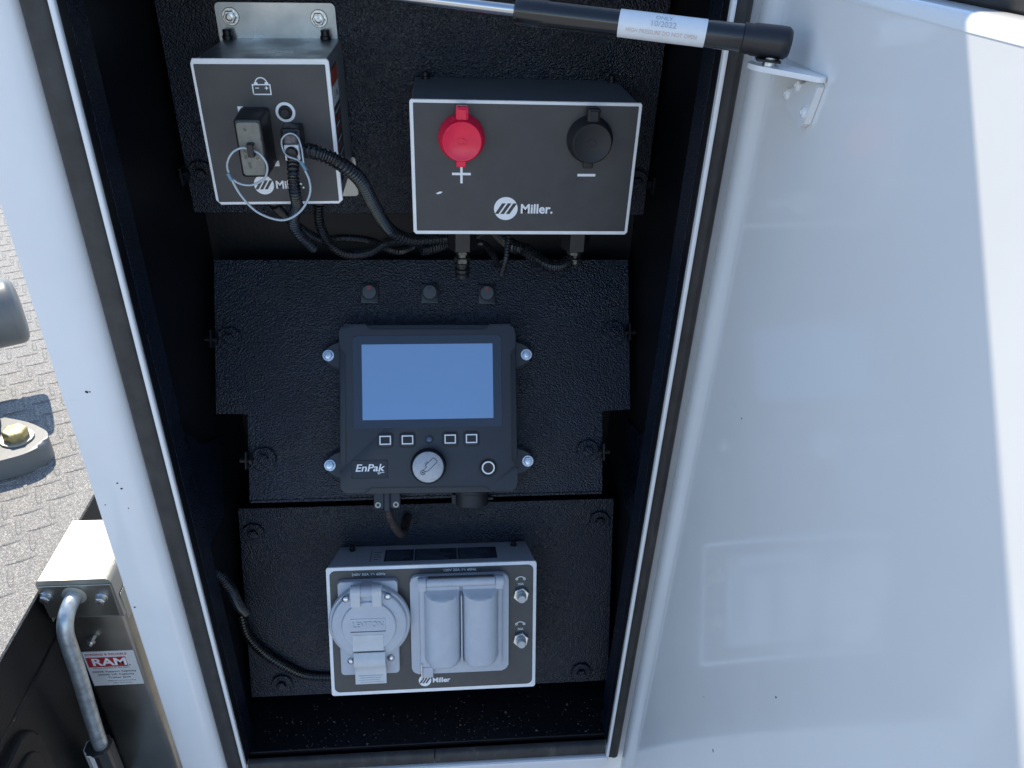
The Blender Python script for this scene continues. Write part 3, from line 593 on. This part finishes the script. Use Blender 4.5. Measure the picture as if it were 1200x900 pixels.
# ------------------------------------------------------------------ lower box: receptacles
sb = thing('receptacle_box', 'pale grey outlet box with round and double flip covers at the bottom of the cabinet', 'outlet box', face_frame((-0.018, 0.068, 0.90), 20))
part('housing', PR([(-120, -112), (124, -112), (124, 47), (-120, 47)], -70.4, -2.6, taper=[(-127.5, -122.5), (129.5, -122.5), (129.5, 50), (-127.5, 50)]), m_lgrey, sb)
part('front_plate', PR(rrect(-129.2, 131.2, -124.5, 51.2, 3.5, 4), -2.8, 0, 0.8, 2), m_plate, sb, smooth=40)
part('face_film', PR(rrect(-125, 127, -119.5, 46.8, 7, 5), 0, 0.3), m_decalB, sb)
ST = Matrix.Rotation(math.radians(-90), 4, 'X')
tilt_top = Matrix.Translation((0, 0.0501, 0)) @ Matrix.Rotation(math.atan2(3, 67.8) * -1, 4, 'X')
def top_box(x0, x1, z0, z1, h0, h1): return B(x0, x1, h0, h1, z0, z1)
def topbm(bm): bm.transform(Matrix.Translation((0, 0.0500, -0.0026)) @ Matrix.Rotation(-math.atan2(3, 67.8), 4, 'X')); return bm
rl = part('rating_label', topbm(top_box(-60, 83, -52, -14, 0.05, 0.35)), m_glass, sb)
for x in (-22.6, 32.5): part('label_divider', topbm(top_box(x - 0.5, x + 0.5, -51.5, -14.5, 0.3, 0.5)), m_ftxt, rl)
for k in range(3):
    for j in range(9):
        x0 = (-58, -20, 35)[k]; wv = (30, 46, 42)[k] * random.uniform(0.55, 1.0)
        part('fine_print', topbm(top_box(x0, x0 + wv, -48 + j * 3.8, -47.2 + j * 3.8, 0.3, 0.45)), M('dim_print', (0.10, 0.12, 0.16), .5) if k + j == 0 else bpy.data.materials['dim_print'], rl)
bm = bmesh.new()
for j in range(4): box(bm, -74, -64 - (j % 2) * 3, 0.05, 0.3, -46 + j * 8, -44.6 + j * 8)
part('spec_print', topbm(bm), m_darktxt, rl)
part('label_rule', topbm(top_box(-77.6, -77, -52, -14, 0.05, 0.25)), m_darktxt, rl)
for x in (-103, 107): inst('plug_screw', ME_screw, sb, (x * K, 0.0478, -0.056), RX, 0.75)
text(sb, '240V 50A 1\u223f 60Hz', -77.5, 41.0, 0.35, 4.6, m_print, align='CENTER', fit=41)
text(sb, '120V 20A 1\u223f 60Hz', 34.5, 43.0, 0.35, 4.6, m_print, align='CENTER', fit=40)
roundel(sb, -11, -108, 0.3, 8.0, m_decalB)
text(sb, 'Miller', -1.6, -108.4, 0.35, 9.2, m_print, bold=0.027, fit=22.5)
# breakers
for y in (7.5, -54.5):
    bk_ = part('breaker_button', lathe(bmesh.new(), [(6.4, 5), (6.4, 9), (5.6, 9.6), (5.4, 15), (4.6, 16.2), (0, 16.2)], 111.5, y, 24), M('clear_boot', (0.52, 0.52, 0.50), 0.25) if y > 0 else bpy.data.materials['clear_boot'], sb, smooth=40)
    part('hex_nut', PR(circ(111.5, y, 10.2, 6, 0.3), 0.3, 6, 0.8, 2), m_steel, bk_)
    text(sb, '20A', 111.2, y + 13.2, 0.35, 4.6, m_print, align='CENTER')
    bm = ring(bmesh.new(), 111, y + 16.5, 7.2, 6.3, 0.25, 0.5, 14, a0=40, a1=140)
    ring(bm, 106.2, y + 20.2, 1.7, 1.0, 0.25, 0.51, 12); ring(bm, 115.8, y + 20.2, 1.7, 1.0, 0.25, 0.51, 12); part('breaker_symbol', bm, m_print, sb)
# round flip cover
ro = part('round_outlet', PR(rrect(-115, -42, -91, 35.5, 5, 4), 0.2, 8, 1.5, 2), m_rcpt, sb, smooth=40)
CX, CY = -76.7, -16.0
part('outlet_rim', lathe(bmesh.new(), [(48, 7), (49.6, 8.5), (49.6, 14.5), (48.6, 16), (46, 16.2)], CX, CY, 56), m_rcpt, ro, smooth=35)
part('outlet_lid', lathe(bmesh.new(), [(46, 15.5), (46, 19), (44.8, 21.0), (42.5, 22.0), (34, 22.6), (33.2, 22.9), (32.6, 25), (31.8, 25.6), (0, 25.9)], CX, CY, 56), m_rcpt, ro, smooth=30)
for x0, x1, zz in ((-97.5, -85.5, 0), (-72, -60, 0)):
    bm = lathe(bmesh.new(), [(8.0, 0), (8.0, x1 - x0)], n=22, mat4=Matrix.Translation((x0 * K, 0.0290, 0.0205)) @ Matrix.Rotation(math.radians(90), 4, 'Y'))
    box(bm, x0 + .05, x1 - .05, 11.5, 29, 18, 28.3, 1.2); part('lid_hinge', bm, m_latch, ro, smooth=35)
bm = lathe(bmesh.new(), [(7.4, 0), (7.4, 13)], n=22, mat4=Matrix.Translation((-0.0852, 0.0290, 0.0205)) @ Matrix.Rotation(math.radians(90), 4, 'Y')); box(bm, -85.1, -72.3, 22, 36, 8, 20, 1)
part('lid_hinge', bm, m_rcpt, ro, smooth=35)
part('name_bar', B(-98.5, -56.5, -20, -4.5, 25.6, 26.3, 0.3, 1), m_rcpt, ro)
text(ro, 'LEVITON', -77.4, -12.4, 26.3, 10.5, m_rcpt, align='CENTER', bold=0.012, fit=37, ext=0.9)
part('lid_groove', B(-99, -56.5, -22.4, -21.4, 25.7, 26.1), m_decalB, ro)
part('stamp_frame', PR(rrect(-97, -59.5, -47.8, -26.2, 0.8, 2), 25.6, 26.2, 0.2, 1), m_latch, ro)
part('lid_groove', B(-96.8, -59.7, -49.3, -48.7, 25.7, 26.05), m_decalB, ro)
# curved snap latch over the lid edge
bm = bmesh.new(); prof = [(-50, 26.4), (-56, 29.2), (-61, 30.2), (-66, 29.4), (-70, 26.5), (-73, 22.8), (-77, 20.6), (-82, 20.0), (-96, 20.2), (-97, 19.2), (-96.5, 17.6), (-82, 17.4), (-75, 18), (-70, 21.5), (-66, 24.6), (-61, 25.6), (-50, 25.0)]
prism(bm, prof, -96, -58, 0); bm.transform(Matrix(((0, 0, 1, 0), (1, 0, 0, 0), (0, 1, 0, 0), (0, 0, 0, 1)))); la = part('lid_latch', bm, m_latch, ro, smooth=40)
for j in range(4): part('latch_print', B(-92 + (j % 2) * 2, -62 - (j % 3) * 2, -85.2 - j * 3.0, -84.4 - j * 3.0, 20.05, 20.35), m_ftxt, la)
for x, y in ((-103.5, 20), (-53.0, 21.5), (-102, -71), (-52.5, -69)): inst('cover_screw', ME_pan, ro, (x * K, y * K, 0.0212 if y > 0 else 0.0079), None, 1.2)
# double flip cover
do = part('double_outlet', PR(rrect(-27, 95.5, -94.5, 39, 8, 5), 0.2, 7, 2.0, 3), m_rcpt, sb, smooth=40)
do_f = part('lid_frame', PR(rrect(-15.5, 87, -82, 36, 3, 3), 6.5, 13, 1.5, 2), m_rcpt, do, smooth=40)
def hump(xc, w, y0, y1):
    bm = bmesh.new(); NX, NY = 34, 54; G = []
    for j in range(NY + 1):
        row = []
        for i in range(NX + 1):
            u = -1 + 2 * i / NX; v = j / NY; x = xc + u * w / 2; y = y0 + (y1 - y0) * v
            h = 16.5 * max(0.0, 1 - abs(u) ** 2.7) ** 0.5
            dy = (y - y0); rc = 14.0
            cxn = max(0.0, abs(u) * w / 2 - (w / 2 - rc)); cyn = max(0.0, rc - dy)
            rr = math.hypot(cxn, cyn) / rc
            h *= max(0.0, 1 - rr ** 5) ** 0.5 if cyn > 0 else 1.0
            sl = 3.5 + (y1 - 4 - y) * 1.45 if y < y1 - 4 else 3.5
            h = min(h, max(sl, 3.5)) if v > 0.6 else h
            row.append(bm.verts.new((x * K, y * K, (12.6 + h) * K)))
        G.append(row)
    for j in range(NY):
        for i in range(NX): bm.faces.new((G[j][i], G[j][i + 1], G[j + 1][i + 1], G[j + 1][i]))
    rim = [G[0][i] for i in range(NX + 1)] + [G[j][NX] for j in range(1, NY + 1)] + [G[NY][i] for i in range(NX - 1, -1, -1)] + [G[j][0] for j in range(NY - 1, 0, -1)]
    bot = [bm.verts.new((v.co.x, v.co.y, 0.011)) for v in rim]; n = len(rim)
    for i in range(n): bm.faces.new((rim[i], bot[i], bot[(i + 1) % n], rim[(i + 1) % n]))
    bm.faces.new(bot); return bm
part('outlet_lid', hump(12.6, 45, -79.5, 28.5), m_rcpt, do, smooth=32)
part('outlet_lid', hump(59.4, 45, -79.5, 28.5), m_rcpt, do, smooth=32)
part('lid_divider', B(35.1, 37.1, -78, 20, 12.5, 24, 0.7), m_rcpt, do)
bm = lathe(bmesh.new(), [(5.6, 0), (5.6, 84)], n=18, mat4=Matrix.Translation((-0.0063, 0.0345, 0.015)) @ Matrix.Rotation(math.radians(90), 4, 'Y')); part('lid_hinge', bm, m_rcpt, do, smooth=40)
for x in (-16.6, 78.2):
    bm = lathe(bmesh.new(), [(6.6, 0), (6.6, 9.8)], n=18, mat4=Matrix.Translation((x * K, 0.0345, 0.015)) @ Matrix.Rotation(math.radians(90), 4, 'Y')); box(bm, x + .1, x + 9.7, 25, 35, 9, 20.5, 1); part('lid_hinge', bm, m_rcpt, do, smooth=40)
part('hinge_slot', B(-5, 76, 39.4, 41, 11, 17, 0.3), m_darktxt, do)
part('catch_clip', B(-13.5, 0, -96.5, -82, 5.5, 13, 1.0), m_rcpt, do)
part('catch_wire', B(-15.0, -13.4, -98, -76, 7, 15, 0.5), m_steel, do)

# ------------------------------------------------------------------ hoses and wires
def hose(label, P, r, rib=0.0040, n=14, mat=None, cat='hose', name='corrugated_hose'):
    o = part(name, tube(bmesh.new(), P, r, n, rib=rib, step=0.003), mat or m_hose, None, smooth=(0 if rib else 60))
    tag(o, label, cat, 'hoses in the cabinet'); return o
hose('thick corrugated hose curving from the left box connector to behind the right box', [(-0.1165, 0.080, 1.4580), (-0.1033, 0.075, 1.4562), (-0.087, 0.08, 1.4458), (-0.0737, 0.1, 1.4251), (-0.066, 0.13, 1.3921), (-0.0544, 0.16, 1.3562), (-0.0333, 0.17, 1.3402), (-0.0017, 0.18, 1.3373), (0.0261, 0.19, 1.3373), (0.06, 0.24, 1.33)], 0.0068)
hose('black ribbed cable hanging straight down from the left box connector', [(-0.129, 0.080, 1.450), (-0.1282, 0.069, 1.4400), (-0.1290, 0.071, 1.4250), (-0.1313, 0.085, 1.4072), (-0.1391, 0.1, 1.3854), (-0.1368, 0.11, 1.3688), (-0.1254, 0.12, 1.3498)], 0.0054, rib=0.0036, name='black_cable', cat='cable')
hose('corrugated hose sagging in a U below the left box', [(-0.1222, 0.151, 1.384), (-0.1236, 0.155, 1.3633), (-0.1175, 0.165, 1.3382), (-0.1015, 0.17, 1.3237), (-0.0777, 0.175, 1.3236), (-0.0569, 0.185, 1.3322), (-0.0298, 0.2, 1.3313), (0.01, 0.25, 1.33)], 0.0052, 0.003)
hose('dim corrugated hose running behind the sagging hose below the left box', [(-0.166, 0.151, 1.384), (-0.160, 0.18, 1.360), (-0.1359, 0.21, 1.3251), (-0.1103, 0.225, 1.3202), (-0.0825, 0.225, 1.3172), (-0.0522, 0.215, 1.3092), (-0.0359, 0.25, 1.2999)], 0.005, 0.003)
hose('short hose stub left of the gland under the right box', [(-0.0219, 0.17, 1.3286), (-0.011, 0.175, 1.3285), (0.0075, 0.19, 1.3284), (0.0312, 0.2, 1.3295), (0.06, 0.26, 1.33)], 0.0062, 0.003)
hose('thin hose hanging between the gland and the centre of the right box', [(0.0264, 0.22, 1.3325), (0.0364, 0.19, 1.3305), (0.0475, 0.185, 1.3285), (0.056, 0.17, 1.3218), (0.0602, 0.16, 1.3132)], 0.0036, None)
hose('narrow ribbed hose hanging straight below the centre of the right box', [(0.071, 0.155, 1.372), (0.0679, 0.14, 1.3438), (0.0661, 0.135, 1.3317), (0.0621, 0.135, 1.3153)], 0.0034, 0.003)
hose('thick ribbed hose looping up into the right gland of the right box', [(0.06, 0.25, 1.322), (0.079, 0.2, 1.3215), (0.0925, 0.19, 1.3206), (0.1054, 0.175, 1.3157), (0.1185, 0.166, 1.312), (0.1321, 0.165, 1.3130), (0.1415, 0.169, 1.3200)], 0.0075, 0.0036)
hose('corrugated hose behind the left seal, above the lower left corner', [(-0.2740, 0.052, 0.990), (-0.2690, 0.056, 0.977), (-0.2630, 0.061, 0.962), (-0.257, 0.066, 0.935), (-0.260, 0.085, 0.892), (-0.262, 0.11, 0.85)], 0.0072)
hose('corrugated hose sweeping into the left side of the outlet box', [(-0.268, 0.11, 0.845), (-0.2614, 0.100, 0.8161), (-0.2423, 0.094, 0.7871), (-0.2161, 0.088, 0.7656), (-0.1895, 0.086, 0.7486), (-0.1553, 0.085, 0.7447)], 0.0068)
hs = part('wire_harness', tube(bmesh.new(), [(-0.067, 0.089, 1.042), (-0.0672, 0.094, 1.028), (-0.066, 0.098, 1.0149), (-0.0615, 0.105, 0.9937), (-0.055, 0.125, 0.9651), (-0.050, 0.16, 0.96)], lambda t: 0.0042 + 0.0022 * t, 12, 0.003), m_braid, None, smooth=60)
tag(hs, 'short braided wire harness under the display connector', 'cable', 'hoses in the cabinet')

# ------------------------------------------------------------------ debris on the cabinet floor
bm = bmesh.new()
for i in range(330):
    x = random.uniform(-0.26, 0.22) if i % 3 else random.choice((-0.2, 0.03, 0.08, 0.17)) + random.gauss(0, 0.025); y = 0.02 + abs(random.gauss(0, 0.03 if i % 2 else 0.05)); r = random.uniform(0.0004, 0.0011) * (2.2 if random.random() < 0.05 else 1)
    if y > 0.10: continue
    c = Vector((x, y, 0.6842)); a = random.uniform(0, 6.28)
    v = [bm.verts.new(c + Vector((r * k * math.cos(a + q), r * math.sin(a + q), 0))) for q, k in ((0, 1.5), (2.1, 1), (4.2, 1.2))] + [bm.verts.new(c + Vector((0, 0, r)))]
    for f in ((0, 1, 3), (1, 2, 3), (2, 0, 3), (2, 1, 0)): bm.faces.new([v[q] for q in f])
o = part('floor_debris', bm, m_debris, None); tag(o, 'pale grit and crumbs on the black cabinet floor', 'debris', kind='stuff')

# ------------------------------------------------------------------ truck bed to the left
DZ = 0.88; DE = -0.520
tb = thing('truck_bed', 'grey speckled tread plate truck bed in sunlight left of the cabinet', 'truck bed', loc=(-1.2, 1.0, 0.40))
def tp(name, bm, mat, smooth=0, parent=None): return part(name, bm, mat, parent or tb, True, smooth)
dk = tp('deck_plate', wb(-2.2, DE, -0.35, 2.6, DZ - 0.005, DZ), m_deck)
tp('side_rail', wb(-2.199, DE - 0.004, -0.349, 2.599, 0.79, DZ - 0.0052, 0.002), m_bedside)
tp('lower_side', wb(-2.19, DE - 0.001, -0.34, 2.59, 0.42, 0.7898, 0.004), m_bedside)
bm = prism(bmesh.new(), rrect(-0.26, 0.020, 0.50, 0.775, 0.03, 6), 0, 0.012, 0.006, 3, s=1.0); bm.transform(Matrix(((0, 0, 1, DE - 0.0015), (1, 0, 0, 0), (0, 1, 0, 0), (0, 0, 0, 1)))); tp('raised_panel', bm, m_bedside, 40)
bm = prism(bmesh.new(), rrect(-0.24, 0.000, 0.52, 0.755, 0.022, 6), 0, 0.006, 0.003, 3, s=1.0); bm.transform(Matrix(((0, 0, 1, DE + 0.0103), (1, 0, 0, 0), (0, 1, 0, 0), (0, 0, 0, 1)))); tp('raised_panel', bm, m_bedside, 40)
def lens(L_, w, h):
    bm = bmesh.new(); n = 8; rows = []
    for i in range(n + 1):
        t = -1 + 2 * i / n; ww = w * (1 - t * t) ** 0.5 * 0.5 + 0.0003; hh = h * (1 - t ** 4) + 0.0001
        rows.append([bm.verts.new((t * L_ / 2, q * ww, z * hh)) for q, z in ((-1, 0), (-0.55, 0.85), (0, 1), (0.55, 0.85), (1, 0))])
    for a, b in zip(rows[:-1], rows[1:]):
        for k in range(4): bm.faces.new((a[k], a[k + 1], b[k + 1], b[k]))
    return bm
ME_tread = mesh_of('tread', lens(0.043, 0.0078, 0.0016), m_deck, 50)
spots = []; pit = 0.0325
for i in range(-40, 70):
    for j in range(-10, 95):
        x = DE - 0.012 - i * pit; y = -0.3 + j * pit
        if not (-1.5 < x < DE - 0.02): continue
        if y > 2.3: continue
        rx = 28 if (i + j) % 2 == 0 else 118
        vis = (x < -0.558 * (y + 0.615) + 0.05) and (x > -0.524 - 0.4497 * (y - 0.018) - 0.06)
        spots.append((0 if vis else 1, y * y + (x + .5) ** 2, x, y, rx))
spots.sort()
base = WM[dk.name].inverted()
for q, (v, _, x, y, a) in enumerate(spots[:300]):
    inst('tread', ME_tread, dk, base @ Vector((x, y, DZ - 0.0001)), Matrix.Rotation(math.radians(a), 4, 'Z'))
bm = bmesh.new()
for v, _, x, y, a in spots[300:]:
    tmp = lens(0.043, 0.0078, 0.0016); tmp.transform(Matrix.Translation((x, y, DZ - 0.0001)) @ Matrix.Rotation(math.radians(a), 4, 'Z'))
    mm = bpy.data.meshes.new('x'); tmp.to_mesh(mm); tmp.free(); bm.from_mesh(mm); bpy.data.meshes.remove(mm)
o = tp('tread_field', bm, m_deck, 0, dk); o['kind'] = 'stuff'

# grey cross tube above the deck
T = Vector((-0.728, 0.645, 1.022)); ax = Vector((-0.80, -0.42, -0.02)).normalized()
gt = thing('grey_tube', 'end of a thick grey painted tube over the bed at the left edge', 'tube', loc=(T.x - 0.25, T.y - 0.13, DZ))
Ft = Matrix.Translation(T) @ ax.to_track_quat('Z', 'Y').to_matrix().to_4x4()
part('barrel', lathe(bmesh.new(), [(0, -8), (36, -8), (48, -6), (54, -1), (56, 6), (56, 600)], n=48, mat4=Ft), m_gpaint, gt, True, 50)
part('tube_post', wb(T.x - 0.36, T.x - 0.28, T.y - 0.21, T.y - 0.13, DZ + 0.001, T.z - 0.02, 0.006), m_gpaint, gt, True)
# bracket casting with yellow bolt
bc = thing('bracket_casting', 'grey cast bracket held down by a yellow hex bolt on the tread plate', 'bracket', loc=(-0.68, 0.39, DZ))
BO = Matrix.Translation((-0.018, 0.030, 0))
def zpr(P, z0, z1, bev): return prism(bmesh.new(), P, z0, z1, bev, 3, s=1.0, mat4=BO)
part('foot', zpr(rnd([(-0.80, 0.30), (-0.665, 0.318), (-0.612, 0.345), (-0.592, 0.372), (-0.600, 0.402), (-0.640, 0.430), (-0.70, 0.45), (-0.80, 0.46)], 0.02, 5), DZ + 0.001, DZ + 0.036, 0.007), m_gpaint, bc, True, 40)
part('boss', zpr(rnd([(-0.90, 0.24), (-0.735, 0.25), (-0.690, 0.315), (-0.672, 0.375), (-0.69, 0.45), (-0.90, 0.47)], 0.02, 5), DZ + 0.030, DZ + 0.075, 0.016), m_gpaint, bc, True, 40)
bm = prism(bmesh.new(), circ(0, 0, 24, 36), 0, 3, 0.6, 1); bm.transform(BO @ Matrix.Translation((-0.640, 0.385, DZ + 0.0364))); part('washer', bm, m_cap, bc, True, 40)
bm = hexmesh(17.5, 15); bm.transform(BO @ Matrix.Translation((-0.640, 0.385, DZ + 0.0396)) @ Matrix.Rotation(0.5, 4, 'Z')); part('hex_bolt', bm, m_yel, bc, True)

# ------------------------------------------------------------------ jack with crank
jk = thing('trailer_jack', 'plated steel drop-leg jack with bent crank handle and red lettered sticker', 'jack', loc=(-0.475, 0.18, 0.30))
def jp(name, bm, mat, smooth=0, parent=None): return part(name, bm, mat, parent or jk, True, smooth)
jp('leg_tube', wb(-0.514, -0.4305, 0.148, 0.232, 0.30, 0.846, 0.009, 3), m_jack, 40)
# folded cap: top and skirts
bm = bmesh.new(); P = [(-0.5170, 0.833), (-0.5185, 0.893), (-0.5170, 0.8975), (-0.5140, 0.900), (-0.433, 0.900), (-0.4285, 0.8975), (-0.426, 0.893), (-0.4235, 0.831)]
prism(bm, P, -0.240, -0.128, s=1.0); bm.transform(Matrix(((1, 0, 0, 0), (0, 0, -1, 0), (0, 1, 0, 0), (0, 0, 0, 1)))); cpj = jp('jack_cap', bm, m_cap, 35)
jp('front_plate', wb(-0.5160, -0.4272, 0.1262, 0.1279, 0.8345, 0.8915, 0.0008), m_jack, 0, cpj)
jp('skirt_flap', wb(-0.4246, -0.4228, 0.134, 0.205, 0.818, 0.866, 0.0008), m_cap, 0, cpj); jp('skirt_flap', wb(-0.5194, -0.5186, 0.134, 0.205, 0.818, 0.860, 0.0008), m_cap, 0, cpj)
FJ = Matrix.Rotation(math.radians(90), 4, 'X')
def jbolt(x, y, z, r, h, mat, w=0): bm = hexmesh(r, h, w); bm.transform(Matrix.Translation((x, y, z)) @ FJ); return bm
jp('hex_bolt', jbolt(-0.516 + 0.006, 0.1262, 0.8735, 6.5, 7, m_steel, 8), m_steel, 0, cpj); jp('hex_bolt', jbolt(-0.4435, 0.1262, 0.868, 6.5, 8, m_steel, 8), m_steel, 0, cpj)
bm = lathe(bmesh.new(), [(15, 0), (15, 1.6), (11, 3), (8, 3)], n=28, mat4=Matrix.Translation((-0.475, 0.1262, 0.8745)) @ FJ); jp('crank_collar', bm, m_cap, 40, cpj)
bm = lathe(bmesh.new(), [(4.5, 0), (4.5, 6), (6.5, 6.4), (6.5, 11), (4, 11.4), (4, 16), (0, 16)], n=6, mat4=Matrix.Translation((-0.4865, 0.148, 0.768)) @ FJ); jp('grease_nipple', bm, m_steel)
ck = jp('crank_handle', tube(bmesh.new(), [(-0.475, 0.128, 0.8745), (-0.4752, 0.112, 0.8735), (-0.4765, 0.097, 0.866), (-0.4785, 0.090, 0.850), (-0.4795, 0.088, 0.828), (-0.482, 0.088, 0.770), (-0.4865, 0.088, 0.700), (-0.490, 0.088, 0.635), (-0.492, 0.088, 0.56)], 0.0098, 18, 0.004), m_galv, 60)
def grip_prof(n, r0, r1):
    return [((r0 if k % 2 else r1) * math.cos(2 * math.pi * k / n), (r0 if k % 2 else r1) * math.sin(2 * math.pi * k / n)) for k in range(n)]
bm = prism(bmesh.new(), grip_prof(20, 0.0165, 0.0185), 0, 0.09, 0.002, 1, s=1.0); bm.transform(Matrix.Translation((-0.4935, 0.088, 0.525))); jp('crank_grip', bm, m_grip, 0, ck)
bm = prism(bmesh.new(), grip_prof(20, 0.0170, 0.0188), 0, 0.09, 0.002, 1, s=1.0)
bmesh.ops.delete(bm, geom=[v for v in bm.verts if v.co.x > 0.001], context='VERTS'); bm.transform(Matrix.Translation((-0.4940, 0.0875, 0.5252))); jp('crank_grip_half', bm, m_gripw, 0, ck)
# sticker
st = jp('sticker', wb(-0.5075, -0.4385, 0.1470, 0.1478, 0.668, 0.7405), m_label)
FS = WM[jk.name].inverted() @ face_frame((-0.473, 0.1469, 0.704))
part('sticker_band', wb(-0.505, -0.4515, 0.1466, 0.1471, 0.7085, 0.7285), m_rlabel, st, True)
def stx(body, x, y, size, mat, fit, bold=0.0): text(st, body, 0, 0, 0, size, mat, align='CENTER', bold=bold, fit=fit, ext=0.05, rot=FS @ Matrix.Translation((x * K, y * K, 0.0006 if mat is m_print else 0.0001)))
stx('STRONG & RELIABLE', -3.5, 30.5, 6.0, m_rlabel, 56, 0.01); stx('RAM', -2, 14.5, 21, m_print, 46, 0.03); stx('\u00ae', 24, 6.5, 4, m_darktxt, 3)
stx('Always stabilize by the frame', -2, 2.0, 3.2, m_darktxt, 50); stx('2000lb Support Capacity', 0, -6.0, 5.2, m_darktxt, 60, 0.01); stx('2000lb Lift Capacity', 1, -12.5, 5.2, m_darktxt, 50, 0.01)
stx('Trailer Jack', 4, -19.0, 5.2, m_darktxt, 32, 0.01); stx('Read all instructions first', 6, -26, 3, m_darktxt, 38); stx('before use of the jack', 6, -31, 3, m_darktxt, 26)
